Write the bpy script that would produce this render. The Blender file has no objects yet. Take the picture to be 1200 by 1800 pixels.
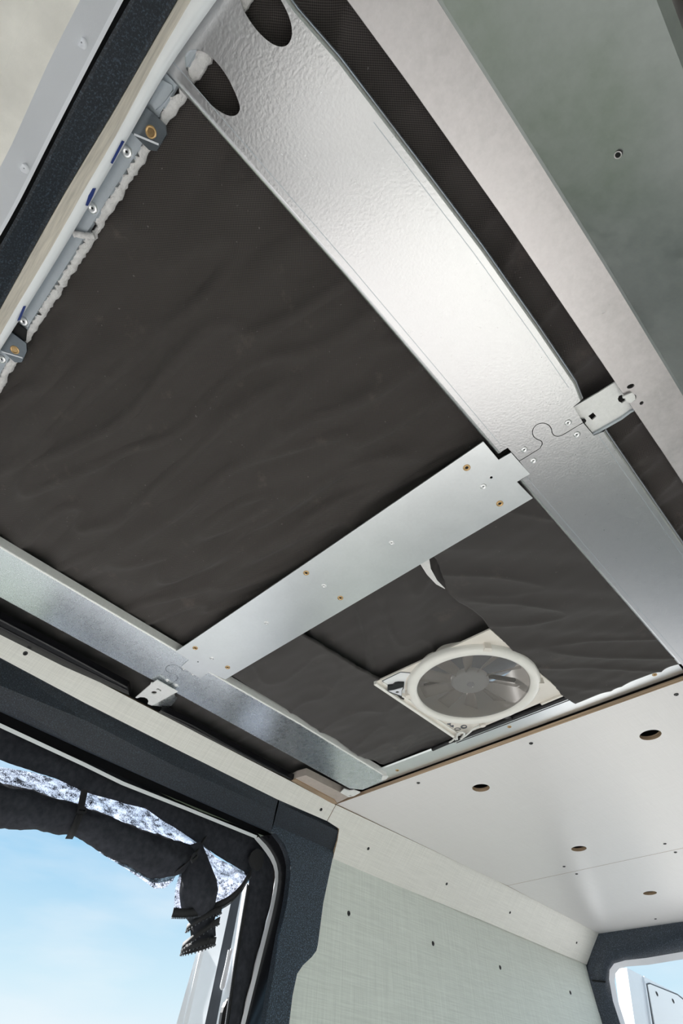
import bpy, bmesh, math, random
from mathutils import Vector, Matrix, noise
from mathutils.geometry import tessellate_polygon

scene = bpy.context.scene
COL = scene.collection
random.seed(7)

# ------------------------------------------------------------------ units
# plan coordinates: x across the van, y towards the rear doors, z up from eye level;
# one plan unit is the height of the ceiling above the eye (0.75 m)
S, EYE = 0.75, 1.15
def V(p): return Vector((p[0]*S, p[1]*S, EYE + p[2]*S))
FLOOR = -EYE/S

# ------------------------------------------------------------------ camera
cam = bpy.data.cameras.new('camera')
cam.sensor_fit = 'VERTICAL'; cam.sensor_height = 36.0; cam.lens = 822/1800*36
cam.clip_start = 0.01
camo = bpy.data.objects.new('camera', cam); COL.objects.link(camo)
rot = Matrix(((0.72998, 0.52905, 0.43271), (0.68231, -0.60151, -0.41550), (0.04046, 0.59855, -0.80007)))
camo.matrix_world = Matrix.Translation(V((0, 0, 0))) @ rot.to_4x4()
scene.camera = camo

# ------------------------------------------------------------------ sky, sun, exposure
w = bpy.data.worlds.new('sky'); scene.world = w; w.use_nodes = True
nt = w.node_tree; nt.nodes.clear()
tc = nt.nodes.new('ShaderNodeTexCoord'); sp = nt.nodes.new('ShaderNodeSeparateXYZ')
nt.links.new(tc.outputs['Generated'], sp.inputs[0])
rp = nt.nodes.new('ShaderNodeValToRGB')
for e, (p, c) in zip([rp.color_ramp.elements[0], rp.color_ramp.elements[1], rp.color_ramp.elements.new(.12), rp.color_ramp.elements.new(.30)],
                     [(0.0, (.92, .95, .97, 1)), (1.0, (.06, .22, .55, 1)), (.12, (.62, .82, .93, 1)), (.30, (.27, .58, .86, 1))]):
    e.position = p; e.color = c
nt.links.new(sp.outputs[2], rp.inputs[0])
mp = nt.nodes.new('ShaderNodeMapping'); mp.inputs['Scale'].default_value = (2, 2, 9)
nt.links.new(tc.outputs['Generated'], mp.inputs[0])
cl = nt.nodes.new('ShaderNodeTexNoise'); cl.inputs['Scale'].default_value = 1.6; cl.inputs['Detail'].default_value = 6
nt.links.new(mp.outputs[0], cl.inputs[0])
cr = nt.nodes.new('ShaderNodeMapRange'); cr.inputs[1].default_value = .48; cr.inputs[2].default_value = .8; cr.inputs[4].default_value = .45
nt.links.new(cl.outputs[0], cr.inputs[0])
mx = nt.nodes.new('ShaderNodeMix'); mx.data_type = 'RGBA'; mx.inputs[7].default_value = (.95, .96, .97, 1)
nt.links.new(cr.outputs[0], mx.inputs[0]); nt.links.new(rp.outputs[0], mx.inputs[6])
bg = nt.nodes.new('ShaderNodeBackground'); bg.inputs[1].default_value = 0.82
nt.links.new(mx.outputs[2], bg.inputs[0])
wo = nt.nodes.new('ShaderNodeOutputWorld'); nt.links.new(bg.outputs[0], wo.inputs[0])

sl = bpy.data.lights.new('sun', 'SUN'); sl.energy = 15.0; sl.angle = math.radians(1.0); sl.color = (1.0, .98, .95)
so = bpy.data.objects.new('sun', sl); COL.objects.link(so)
so.rotation_euler = Vector((0.78, 0.29, -0.56)).to_track_quat('-Z', 'Y').to_euler()

vs = scene.view_settings
vs.view_transform = 'Standard'; vs.look = 'None'; vs.gamma = 1.0; vs.use_curve_mapping = False
vs.exposure = 0.34
scene.cycles.max_bounces = 10; scene.cycles.diffuse_bounces = 6; scene.cycles.glossy_bounces = 5
scene.cycles.transparent_max_bounces = 24
scene.cycles.use_denoising = True

# ------------------------------------------------------------------ materials
class NT:
    def __init__(s, name):
        s.m = bpy.data.materials.new(name); s.m.use_nodes = True
        s.t = s.m.node_tree; s.b = s.t.nodes['Principled BSDF']; s.out = s.t.nodes['Material Output']
        s.geo = s.t.nodes.new('ShaderNodeNewGeometry')
    def new(s, k): return s.t.nodes.new(k)
    def link(s, a, b): s.t.links.new(a, b)
    def pos(s, scale):
        m = s.new('ShaderNodeVectorMath'); m.operation = 'MULTIPLY'; m.inputs[1].default_value = scale
        s.link(s.geo.outputs['Position'], m.inputs[0]); return m.outputs[0]
    def noise(s, scale, detail=3, rough=.55):
        n = s.new('ShaderNodeTexNoise'); n.inputs['Scale'].default_value = 1; n.inputs['Detail'].default_value = detail
        n.inputs['Roughness'].default_value = rough
        s.link(s.pos(scale), n.inputs['Vector']); return n.outputs[0]
    def math(s, op, a, b=None, c=None):
        n = s.new('ShaderNodeMath'); n.operation = op
        for i, v in enumerate((a, b, c)):
            if v is None: continue
            if hasattr(v, 'links'): s.link(v, n.inputs[i])
            else: n.inputs[i].default_value = v
        return n.outputs[0]
    def rng(s, f, a, b, c, d):
        n = s.new('ShaderNodeMapRange'); s.link(f, n.inputs[0])
        for i, v in enumerate((a, b, c, d)): n.inputs[i+1].default_value = v
        return n.outputs[0]
    def mix(s, f, a, b):
        n = s.new('ShaderNodeMix'); n.data_type = 'RGBA'
        for i, v in ((0, f), (6, a), (7, b)):
            if hasattr(v, 'links'): s.link(v, n.inputs[i])
            else: n.inputs[i].default_value = v if i == 0 else (*v[:3], 1)
        return n.outputs[2]
    def bump(s, h, strength, dist=.001, prev=None):
        n = s.new('ShaderNodeBump'); n.inputs['Strength'].default_value = strength; n.inputs['Distance'].default_value = dist
        s.link(h, n.inputs['Height'])
        if prev is not None: s.link(prev, n.inputs['Normal'])
        s.link(n.outputs[0], s.b.inputs['Normal']); return n.outputs[0]
    def set(s, col=None, rough=None, metal=None, spec=None):
        for k, v in (('Base Color', col), ('Roughness', rough), ('Metallic', metal), ('Specular IOR Level', spec)):
            if v is None: continue
            if hasattr(v, 'links'): s.link(v, s.b.inputs[k])
            else: s.b.inputs[k].default_value = (*v[:3], 1) if k == 'Base Color' else v
        return s.m
def mul(c, k): return tuple(min(1, x*k) for x in c)

def plain(name, col, rough=.5, metal=0.0, var=.08, vs=(30, 30, 30), bump=0, bs=(400, 400, 400), spec=.5, bd=.0006):
    n = NT(name)
    c = n.mix(n.rng(n.noise(vs, 4), .3, .7, 0, 1), mul(col, 1-var), mul(col, 1+var)) if var else col
    n.set(c, rough, metal, spec)
    if bump: n.bump(n.noise(bs, 2), bump, bd)
    return n.m
def galvanised(name, col=(.78, .80, .83), rough=.34, spangle=60, peel=0.0, peel_s=(260, 260, 260), metal=.9, amt=.07):
    n = NT(name)
    sp_ = n.noise((spangle,)*3, 5, .7)
    fine = n.noise((spangle*7,)*3, 3, .7)
    f = n.math('ADD', n.math('MULTIPLY', sp_, .6), n.math('MULTIPLY', fine, .4))
    c = n.mix(n.rng(f, .35, .65, 0, 1), mul(col, 1-amt), mul(col, 1+amt*.7))
    n.set(c, n.rng(f, .3, .7, rough-amt*.8, rough+amt), metal)
    pv = n.bump(fine, .025, .0004)
    if peel: n.bump(n.noise(peel_s, 1, .5), peel, .0008, pv)
    return n.m
def linen(name, col, axes, amt=.09, rough=.45):
    n = NT(name)
    a = {'xy': ((520, 9, 1), (9, 520, 1)), 'yz': ((1, 520, 9), (1, 9, 520)), 'yd': ((5, 520, 5), (360, 9, 360))}[axes]
    t = n.math('ADD', n.noise(a[0], 2), n.noise(a[1], 2))
    c = n.mix(n.rng(t, .78, 1.22, 0, 1), mul(col, 1-amt), mul(col, 1+amt))
    n.set(c, rough); n.bump(t, .05, .0004)
    return n.m
def fabric(name, col, pitch, weave=.5, dust=.35, rough=.85):
    n = NT(name)
    k = 2*math.pi/pitch
    s_ = n.new('ShaderNodeSeparateXYZ'); n.link(n.geo.outputs['Position'], s_.inputs[0])
    a = n.math('SINE', n.math('MULTIPLY', s_.outputs[0], k)); b = n.math('SINE', n.math('MULTIPLY', s_.outputs[1], k))
    wv = n.math('MULTIPLY', a, b)
    base = n.mix(n.rng(wv, -1, 1, 0, 1), mul(col, 1-weave), mul(col, 1+weave))
    d = n.rng(n.noise((13, 13, 13), 7, .7), .60, .82, 0, dust)
    base = n.mix(d, base, (.19, .155, .135))
    d2 = n.rng(n.noise((160, 160, 160), 1), .76, .82, 0, dust*.8)
    base = n.mix(d2, base, (.3, .28, .27))
    n.set(base, rough, 0, .25); n.b.inputs['Sheen Weight'].default_value = .12
    n.bump(wv, .25, .0006)
    return n.m
def ply_edge(name, col=(.42, .30, .20)):
    n = NT(name)
    st = n.noise((3, 3, 520), 1)
    n.set(n.mix(n.rng(st, .4, .6, 0, 1), mul(col, .72), mul(col, 1.25)), .7); return n.m
def grained(name, col, speck=.12, rough=.5, bump=.35, sc=420):
    n = NT(name)
    f = n.noise((sc, sc, sc), 2, .8)
    c = n.mix(n.rng(f, .5, .72, 0, 1), col, mul(col, 1+speck*8))
    n.set(c, rough, 0, .35); n.bump(f, bump, .0007); return n.m

M = {}
M['galv_smooth'] = galvanised('galvanised steel with fine spangle', (.74, .78, .82), .27, 40, .04, amt=.045)
M['galv_bar'] = galvanised('smooth galvanised sheet', (.86, .885, .90), .34, 22, 0, amt=.03)
M['galv_peel'] = galvanised('galvanised steel with pebbled face', (.60, .60, .61), .29, 60, .20, (250, 250, 250), metal=1.0, amt=.03)
M['galv_dull'] = galvanised('dull galvanised strip', (.50, .54, .58), .48, 90, .06)
M['galv_dark'] = galvanised('dark galvanised clip', (.20, .225, .25), .32, 45, .05)
M['zinc_white'] = galvanised('white zinc plate', (.90, .90, .89), .42, 120, .02, metal=.25)
M['alu'] = galvanised('brushed aluminium', (.66, .62, .63), .36, 14, .03, (40, 900, 40), amt=.13)
M['alu_dark_reflection'] = galvanised('aluminium with dark reflection in its colour', (.36, .37, .37), .36, 7, .03, (40, 900, 40), metal=1.0, amt=.12)  # darker copy of the flange aluminium: the cove's dark reflection put into the colour
M['rivet'] = plain('rivet aluminium', (.88, .88, .89), .3, .9, .03)
M['brass'] = plain('yellow zinc rivet nut', (.60, .40, .20), .28, .9, .1, (300,)*3)
M['black_hole'] = plain('black recess', (.008, .008, .008), .8, 0, 0)
M['quilt_coarse'] = fabric('coarse black insulation cloth', (.056, .049, .046), .0031, .8, .45)
M['quilt_fine'] = fabric('fine black insulation cloth', (.058, .053, .052), .0012, .15, .35)
M['laminate'] = linen('pale laminate ceiling', (.79, .765, .765), 'xy', .025, .33)
M['linen_wall'] = linen('linen laminate wall', (.66, .70, .655), 'yz', .10, .42)
M['linen_cove'] = linen('linen laminate cove', (.74, .73, .69), 'yd', .07, .42)
M['ply'] = ply_edge('plywood edge')
M['ply_face'] = plain('raw filler board', (.47, .41, .37), .7, 0, .08, (40, 40, 40), .2)
M['plastic_dark'] = grained('dark grained plastic', (.011, .015, .021), .5)
M['plastic_speckle'] = grained('speckled dark plastic', (.016, .024, .034), 1.0, .42, .6, 330)
M['plastic_rear'] = grained('dark blue grey plastic', (.030, .038, .052), .5, .40, .4, 330)
M['plastic_black'] = plain('black plastic', (.012, .012, .014), .35, 0, .1, spec=.4)
M['seal'] = plain('black gloss seal', (.008, .008, .010), .22, 0, 0, spec=.5)
M['cream_plastic'] = plain('cream fan plastic', (.80, .75, .69), .35, 0, .02)
M['white_plastic'] = plain('white fan plastic', (.86, .84, .80), .30, 0, .02)
M['white_paint'] = plain('white van paint', (.80, .82, .85), .22, 0, .015)
M['grey_trim'] = plain('light grey trim', (.72, .73, .78), .5, 0, .03, (12,)*3, .1, (900,)*3)
M['beige_cloth'] = plain('beige headliner cloth', (.76, .73, .69), .9, 0, .10, (20,)*3, .35, (700,)*3)
M['woven'] = plain('woven headliner strip', (.72, .66, .58), .9, 0, .16, (25, 260, 260), .4, (60, 900, 900))
M['foam'] = plain('white sealant foam', (.70, .68, .68), .8, 0, .10, (120,)*3, .6, (260,)*3, .3, .003)
M['tape_blue'] = plain('blue tape', (.012, .035, .19), .4, 0, .05)
M['cloth_net'] = plain('black net fabric', (.030, .032, .040), .9, 0, .3, (60,)*3, .25, (1200,)*3, .2)
M['webbing'] = plain('black webbing', (.012, .012, .014), .75, 0, .2, (200,)*3, .4, (900,)*3)
M['screw_black'] = plain('black screw', (.03, .03, .032), .32, .6, .05)
M['foil'] = plain('white foil backing', (.82, .80, .80), .4, .1, .04, (200,)*3, .3, (120,)*3)
M['wire_white'] = plain('white cable', (.75, .75, .73), .4, 0, 0)
M['floor_ply'] = plain('pale floor boards', (.42, .41, .405), .6, 0, .08, (3, 30, 3))
M['grass'] = plain('mown grass', (.036, .062, .020), .9, 0, .35, (3,)*3)
M['cab_mat'] = plain('dark rubber cab mat', (.02, .02, .022), .8, 0, .1)
M['concrete'] = plain('pale concrete', (.50, .49, .48), .9, 0, .08, (2,)*3)
M['ground'] = plain('asphalt', (.17, .17, .175), .9, 0, .08, (2,)*3)
M['sticker'] = plain('white sticker', (.85, .86, .87), .35, 0, 0)
M['print'] = plain('printed marks', (.10, .11, .13), .5, 0, 0)
M['pink_board'] = plain('wall board', (.46, .40, .38), .7, 0, .06, (20,)*3, .2)
M['brown_board'] = plain('brown board', (.24, .18, .14), .7, 0, .1, (20,)*3)
M['rubber'] = plain('dark rubber seal', (.05, .055, .065), .55, 0, .1)

def smoke(name, col, alpha):
    n = NT(name); n.set(col, .25)
    tr = n.new('ShaderNodeBsdfTransparent'); ms = n.new('ShaderNodeMixShader'); ms.inputs[0].default_value = alpha
    n.link(tr.outputs[0], ms.inputs[1]); n.link(n.b.outputs[0], ms.inputs[2]); n.link(ms.outputs[0], n.out.inputs[0])
    return n.m
M['smoke'] = smoke('smoked clear plastic', (.13, .115, .105), .60)
M['lid'] = smoke('tinted lid', (.10, .09, .085), .72)
M['blade'] = smoke('translucent fan blade', (.62, .58, .55), .62)
def netting():
    n = NT('insect mesh')
    n.set((.010, .012, .022), .8)
    f = n.noise((420, 420, 420), 2, .7); g = n.noise((34, 34, 70), 5, .75)
    a = n.rng(n.math('ADD', n.math('MULTIPLY', f, .6), n.math('MULTIPLY', g, .8)), .60, .80, .06, 1.0)
    tr = n.new('ShaderNodeBsdfTransparent'); tl = n.new('ShaderNodeBsdfTranslucent'); tl.inputs[0].default_value = (.36, .39, .50, 1)
    m0 = n.new('ShaderNodeMixShader'); m0.inputs[0].default_value = .6
    n.link(tr.outputs[0], m0.inputs[1]); n.link(tl.outputs[0], m0.inputs[2])
    ms = n.new('ShaderNodeMixShader'); n.link(a, ms.inputs[0])
    n.link(m0.outputs[0], ms.inputs[1]); n.link(n.b.outputs[0], ms.inputs[2]); n.link(ms.outputs[0], n.out.inputs[0])
    return n.m
M['mesh'] = netting()

# ------------------------------------------------------------------ mesh helpers
WL = {}                                   # world location of every object built
class MB:
    def __init__(s): s.v, s.f, s.m, s.sm = [], [], [], []
    def add(s, vs_, fs, m=0, smooth=False):
        k = len(s.v); s.v += [V(p) for p in vs_]
        for f in fs: s.f.append([i+k for i in f]); s.m.append(m); s.sm.append(smooth)
        return s
    def build(s, name, mats, parent=None, mods=None):
        lo = Vector([min(p[i] for p in s.v) for i in range(3)]); hi = Vector([max(p[i] for p in s.v) for i in range(3)])
        c = (lo+hi)/2
        me = bpy.data.meshes.new(name); me.from_pydata([p-c for p in s.v], [], s.f)
        for m in (mats if isinstance(mats, (list, tuple)) else [mats]): me.materials.append(M[m])
        me.polygons.foreach_set('material_index', s.m); me.polygons.foreach_set('use_smooth', s.sm); me.update()
        bm = bmesh.new(); bm.from_mesh(me); bmesh.ops.recalc_face_normals(bm, faces=bm.faces); bm.to_mesh(me); bm.free()
        o = bpy.data.objects.new(name, me); COL.objects.link(o)
        place(o, c, parent)
        for k, a in (mods or []):
            md = o.modifiers.new(k, k)
            for q, x in a.items(): setattr(md, q, x)
        return o
def place(o, world, parent=None):
    o.location = world - (WL[parent.name] if parent else Vector())
    if parent: o.parent = parent
    WL[o.name] = Vector(world)
def thing(name, label, cat, at, group=None, kind=None):
    o = bpy.data.objects.new(name, None); COL.objects.link(o); o.empty_display_size = .05
    place(o, V(at)); return tag(o, label, cat, group, kind)
def tag(o, label=None, cat=None, group=None, kind=None):
    for k, x in (('label', label), ('category', cat), ('group', group), ('kind', kind)):
        if x: o[k] = x
    return o
IDN = lambda a, b, c: (a, b, c)
def prism(outer, z0, z1, holes=(), fn=IDN, mb=None, m0=0, m1=0):
    """plate with outline outer (and holes) between depths z0 (seen face) and z1"""
    mb = mb or MB()
    loops = [list(outer)] + [list(h) for h in holes]
    flat = [p for l in loops for p in l]
    tris = tessellate_polygon([[Vector((p[0], p[1], 0)) for p in l] for l in loops])
    n = len(flat)
    vs_ = [fn(p[0], p[1], z0) for p in flat] + [fn(p[0], p[1], z1) for p in flat]
    mb.add(vs_, [list(t) for t in tris], m0)
    mb.add(vs_, [[i+n for i in reversed(t)] for t in tris], m1)
    k = 0; sides = []
    for l in loops:
        q = len(l)
        for i in range(q): sides.append([k+i, k+(i+1) % q, k+(i+1) % q+n, k+i+n])
        k += q
    mb.add(vs_, sides, m1)
    bmx = mb
    return bmx
def ladder(rows, mb=None, m=0, smooth=True, closed=False):
    """surface through equally long point rows"""
    mb = mb or MB(); n = len(rows[0]); vs_ = [p for r in rows for p in r]; fs = []
    for j in range(len(rows)-1):
        for i in range(n if closed else n-1):
            fs.append([j*n+i, j*n+(i+1) % n, (j+1)*n+(i+1) % n, (j+1)*n+i])
    return mb.add(vs_, fs, m, smooth)
def resample(pts, n):
    L = [0]
    for a, b in zip(pts, pts[1:]): L.append(L[-1] + math.dist(a, b))
    out = []
    for i in range(n):
        t = L[-1]*i/(n-1); j = 0
        while j < len(pts)-2 and L[j+1] < t: j += 1
        f = (t-L[j])/max(1e-9, L[j+1]-L[j]); out.append(tuple(a+(b-a)*f for a, b in zip(pts[j], pts[j+1])))
    return out
def smoothed(pts, it=2):
    for _ in range(it):
        q = [pts[0]]
        for a, b in zip(pts, pts[1:]):
            q.append(tuple(x*.75+y*.25 for x, y in zip(a, b))); q.append(tuple(x*.25+y*.75 for x, y in zip(a, b)))
        q.append(pts[-1]); pts = q
    return pts
def tube(path, rad, mb=None, seg=12, m=0, jitter=None, flat=1.0):
    """closed tube along path (plan units); rad is a number or one per point"""
    mb = mb or MB(); rows = []; n = len(path)
    rad = rad if hasattr(rad, '__len__') else [rad]*n
    up0 = Vector((1, 0, .01))
    for i, p in enumerate(path):
        t = (Vector(path[min(i+1, n-1)]) - Vector(path[max(i-1, 0)])).normalized()
        u = (up0 - t*up0.dot(t))
        if u.length < .05: u = Vector((0, 1, 0)) - t*t.y
        u.normalize(); v = t.cross(u); up0 = u
        r = []
        for k in range(seg):
            a = 2*math.pi*k/seg
            rr = rad[i]*(1 + (jitter(i, a) if jitter else 0))
            q = Vector(p) + u*math.cos(a)*rr*flat + v*math.sin(a)*rr; r.append(tuple(q))
        rows.append(r)
    ladder(rows, mb, m, True, True)
    mb.add(rows[0], [list(range(seg))[::-1]], m); mb.add(rows[-1], [list(range(seg))], m)
    return mb
def ellipse(cx, cy, rx, ry=None, n=28, rot=0):
    ry = ry or rx
    return [(cx+rx*math.cos(a)*math.cos(rot)-ry*math.sin(a)*math.sin(rot), cy+rx*math.cos(a)*math.sin(rot)+ry*math.sin(a)*math.cos(rot))
            for a in [2*math.pi*i/n for i in range(n)]]
def lathe(prof, mb=None, m=0, seg=20, c=(0, 0, 0)):
    """prof: (radius, z) pairs"""
    rows = [[(c[0]+r*math.cos(2*math.pi*k/seg), c[1]+r*math.sin(2*math.pi*k/seg), c[2]+z) for k in range(seg)] for r, z in prof]
    mb = mb or MB(); ladder(rows, mb, m, True, True)
    return mb
def sheet(xl, xr, y0, y1, nx, ny, zf, mb=None, m=0):
    rows = []
    for j in range(ny+1):
        y = y0+(y1-y0)*j/ny; a, b = xl(y), xr(y)
        rows.append([(a+(b-a)*i/nx, y, zf(a+(b-a)*i/nx, y)) for i in range(nx+1)])
    return ladder(rows, mb, m)

# small fixings: one mesh of each kind, shared by every copy
def fixing_mesh(name, prof, hole_r, hole_z, mat, seg=20, hexa=False):
    """seen from below: local -z is the visible side; metres"""
    me = bpy.data.meshes.new(name); bm = bmesh.new(); rows = []
    for r, z in prof: rows.append([bm.verts.new((r*math.cos(2*math.pi*k/seg), r*math.sin(2*math.pi*k/seg), z)) for k in range(seg)])
    for a, b in zip(rows, rows[1:]):
        for k in range(seg): f = bm.faces.new((a[k], a[(k+1) % seg], b[(k+1) % seg], b[k])); f.smooth = True
    f = bm.faces.new(rows[-1]); f.material_index = 1
    bmesh.ops.recalc_face_normals(bm, faces=bm.faces)
    bm.to_mesh(me); bm.free(); me.materials.append(M[mat]); me.materials.append(M['black_hole']); return me
SCREW = fixing_mesh('screw', [(.0072, .001), (.0072, -.0008), (.0062, -.0022), (.0034, -.0024), (.0030, -.0004)], 0, 0, 'screw_black', 18)
RIVET = fixing_mesh('rivet', [(.0062, .001), (.0062, -.0006), (.0050, -.0018), (.0022, -.0022), (.0014, -.0006)], 0, 0, 'rivet', 18)
RNUT = fixing_mesh('rivet_nut', [(.0068, .001), (.0068, -.0010), (.0058, -.0016), (.0036, -.0016), (.0030, -.0003)], 0, 0, 'brass', 18)
def fix(kind, p, parent, normal=(0, 0, -1), scale=1.0):
    me = {'screw': SCREW, 'rivet': RIVET, 'rivet_nut': RNUT}[kind]
    o = bpy.data.objects.new(kind, me); COL.objects.link(o)
    place(o, V(p), parent); o.rotation_euler = Vector(normal).to_track_quat('-Z', 'Y').to_euler(); o.scale = (scale,)*3
    return o
def nz(*a): return noise.noise(Vector(a))

# ================================================================== SETTING
tag(prism([(-2.2, -2.6), (.6, -2.6), (.6, 4.9), (-2.2, 4.9)], FLOOR, FLOOR-.05).build('floor', 'floor_ply'), 'pale boarded van floor below the camera', 'floor', kind='structure')
tag(prism([(-2.3, -2.6), (.6, -2.6), (.6, -.62), (-2.3, -.62)], FLOOR+.012, FLOOR).build('floor_cab', 'cab_mat'), 'dark rubber mat on the cab floor', 'floor', kind='structure')
tag(prism([(-6.4, -3.2), (60, -3.2), (60, 5.2), (-6.4, 5.2)], FLOOR-.75, FLOOR-.8).build('ground', 'ground'), 'sunlit asphalt yard beside the van', 'ground', kind='structure')
tag(prism([(-6.4, 5.2), (60, 5.2), (60, 60), (-6.4, 60)], FLOOR-.75, FLOOR-.8).build('bounce_ground_rear', 'concrete'), 'unseen pale concrete added behind the van to bounce sun inside', 'ground', kind='structure')  # added pale ground, throws sunlight up onto the rear ceiling
tag(prism([(-6.4, -60), (60, -60), (60, -3.2), (-6.4, -3.2)], FLOOR-.75, FLOOR-.8).build('bounce_ground_front', 'concrete'), 'unseen pale concrete added before the van to bounce sun inside', 'ground', kind='structure')  # added pale ground, sends light in through the open cab front
tag(prism([(-90, -60), (-6.4, -60), (-6.4, 60), (-90, 60)], FLOOR-.74, FLOOR-.8).build('lawn', 'grass'), 'mown grass beyond the asphalt yard', 'grass', kind='structure')
# roof skin with the opening for the fan
tag(prism([(-2.12, -2.3), (.52, -2.3), (.52, 4.86), (-2.12, 4.86)], 1.13, 1.16,
          [[(-.96, 1.2), (-.54, 1.2), (-.54, 1.66), (-.96, 1.66)]]).build('roof', 'white_paint'), 'van roof skin above the insulation', 'roof', kind='structure')

def cove_l(y, d, c): return (-1.8-d-c*.707, y, 1-d+c*.707)
def cove_r(y, d, c): return (.205+d+c*.707, y, 1-d+c*.707)
def onx(x0): return lambda a, b, c: (x0+c, a, b)

# ---- ceiling of pale boards behind the bare bay
ceil_ = thing('ceiling', 'pale laminate boarded ceiling over the rear bay', 'ceiling', (-.8, 3.2, 1.0), kind='structure')
HR = .040
p1 = prism([(-1.812, 1.842), (.21, 1.842), (.21, 3.352), (-1.775, 3.385)], 1.0, 1.016,
           [ellipse(-.375, 2.13, HR), ellipse(-1.149, 2.122, HR), ellipse(-1.138, 3.067, HR), ellipse(-.36, 3.067, HR)], m1=1).build('ceiling_panel', ['laminate', 'ply'], ceil_)
p2 = prism([(-1.775, 3.3885), (.21, 3.3555), (.21, 4.74), (-1.795, 4.74)], 1.0, 1.016,
           [ellipse(-1.129, 4.0, HR), ellipse(-.35, 4.0, HR)], m1=1).build('ceiling_panel', ['laminate', 'ply'], ceil_)
for q in ((-1.3457, 1.9036, 1.0000), (-0.7659, 1.9010, 1.0000), (-0.1961, 1.9108, 1.0000), (-1.3303, 3.2706, 1.0000), (-0.7522, 3.2555, 1.0000)): fix('screw', q, p1, scale=.86)
for q in ((-1.3303, 3.4251, 1.0000), (-0.7539, 3.4054, 1.0000), (-1.3146, 4.5553, 1.0000)): fix('screw', q, p2, scale=.86)
tag(prism([(-1.80, 1.95), (.2, 1.95), (.2, 4.75), (-1.8, 4.75)], 1.075, 1.085).build('insulation_mat', 'quilt_fine'),
    'black insulation mat seen through the round holes of the ceiling', 'insulation')

# ---- left cove: narrow strip over the door, full board behind it
c1 = prism([(-.6, -.02), (0.1135, -0.0087), (0.7233, -0.0027), (1.5427, 0.0040), (1.8315, 0.0078), (1.8337, 0.0653), (1.5064, 0.0699), (0.9039, 0.0626), (0.5095, 0.0561), (0.1711, 0.0460), (-.6, .035)],
           0, .016, fn=cove_l, m1=1).build('trim_1', ['linen_cove', 'ply'])
tag(c1, 'narrow linen laminate strip above the side door', 'trim', kind='structure')
c2 = prism([(1.8347, 0.0070), (3.2, -.008), (4.74, -.006), (4.74, .152), (4.7461, 0.1579), (3.3, .160), (1.9917, 0.1679), (1.9577, 0.1068), (1.9304, 0.0715), (1.8376, 0.0652)],
           0, .016, fn=cove_l, m1=1).build('trim_2', ['linen_cove', 'ply'])
tag(c2, 'sloping linen laminate cove board between wall and ceiling', 'trim', kind='structure')
NC = (.707, 0, -.707)
for q in ((-1.8124, 0.2274, 0.9876), (-1.8409, 1.7652, 0.9591)): fix('screw', q, c1, NC, .8)
for q in ((-1.8901, 2.1735, 0.9099), (-1.8876, 2.8671, 0.9124), (-1.8858, 3.5610, 0.9142), (-1.8835, 4.4682, 0.9165)): fix('screw', q, c2, NC, .8)

# ---- left wall board
wl = prism([(1.72, .858), (4.74, .858), (4.74, FLOOR), (1.72, FLOOR)], -1.966, -1.985, fn=lambda a, b, c: (c, a, b), m1=1).build('wall_left', ['linen_wall', 'ply'])
tag(wl, 'green grey linen laminate wall board beside the side door', 'wall', kind='structure')
for q in ((-1.9660, 2.1156, 0.6443), (-1.9660, 2.7889, 0.6457), (-1.9660, 3.4590, 0.6477), (-1.9660, 4.3394, 0.6491)): fix('screw', q, wl, (1, 0, 0), 1.05)
# outer body side behind the boards, and the sill under the door
tag(prism([(1.75, 1.13), (4.86, 1.13), (4.86, FLOOR-.3), (1.75, FLOOR-.3)], -2.08, -2.12, fn=lambda a, b, c: (c, a, b)).build('wall_outer_rear', 'white_paint'), 'painted van body side behind the linen wall', 'wall', kind='structure')
tag(prism([(-.62, 1.13), (1.74, 1.13), (1.74, .85), (-.62, .85)], -2.065, -2.12, fn=lambda a, b, c: (c, a, b)).build('wall_outer_header', 'plastic_black'), 'black body section above the side door', 'wall', kind='structure')
tag(prism([(-2.6, 1.0), (-.62, 1.13), (-.62, FLOOR-.3), (-2.6, FLOOR-.3)], -2.08, -2.12, [[(-2.2, .3), (-.9, .5), (-.9, -.3), (-2.2, -.3)]], fn=lambda a, b, c: (c, a, b)).build('wall_outer_cab', 'white_paint'), 'painted van body side with the cab window', 'wall', kind='structure')
# right wall
mb = prism([(-2.6, .74), (4.74, .74), (4.74, FLOOR), (-2.6, FLOOR)], .385, .42, fn=lambda a, b, c: (c, a, b))
tag(mb.build('wall_right', 'linen_wall'), 'linen laminate wall board opposite the side door', 'wall', kind='structure')
mb = prism([(-2.6, .835), (4.74, .835), (4.74, .74), (-2.6, .74)], .385, .42, fn=lambda a, b, c: (c, a, b))
tag(mb.build('trim_4', 'pink_board'), 'pinkish board strip under the aluminium cove', 'trim', kind='structure')
mb = prism([(-.9, .79), (4.74, .79), (4.74, .74), (-.9, .74)], .365, .385, fn=lambda a, b, c: (c, a, b))
tag(mb.build('trim_3', 'brown_board'), 'brown batten along the wall under the aluminium cove', 'trim', kind='structure')

tag(prism([(-2.08, FLOOR), (.385, FLOOR), (.385, -.15), (-2.08, -.15)], -2.3, -2.6, fn=lambda a, b, c: (a, c, b)).build('front_light_block', 'cab_mat'), 'unseen dark dashboard added across the cab to block bright ground', 'wall', kind='structure')  # added out of view, keeps bright ground out of the rail's reflection
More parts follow.
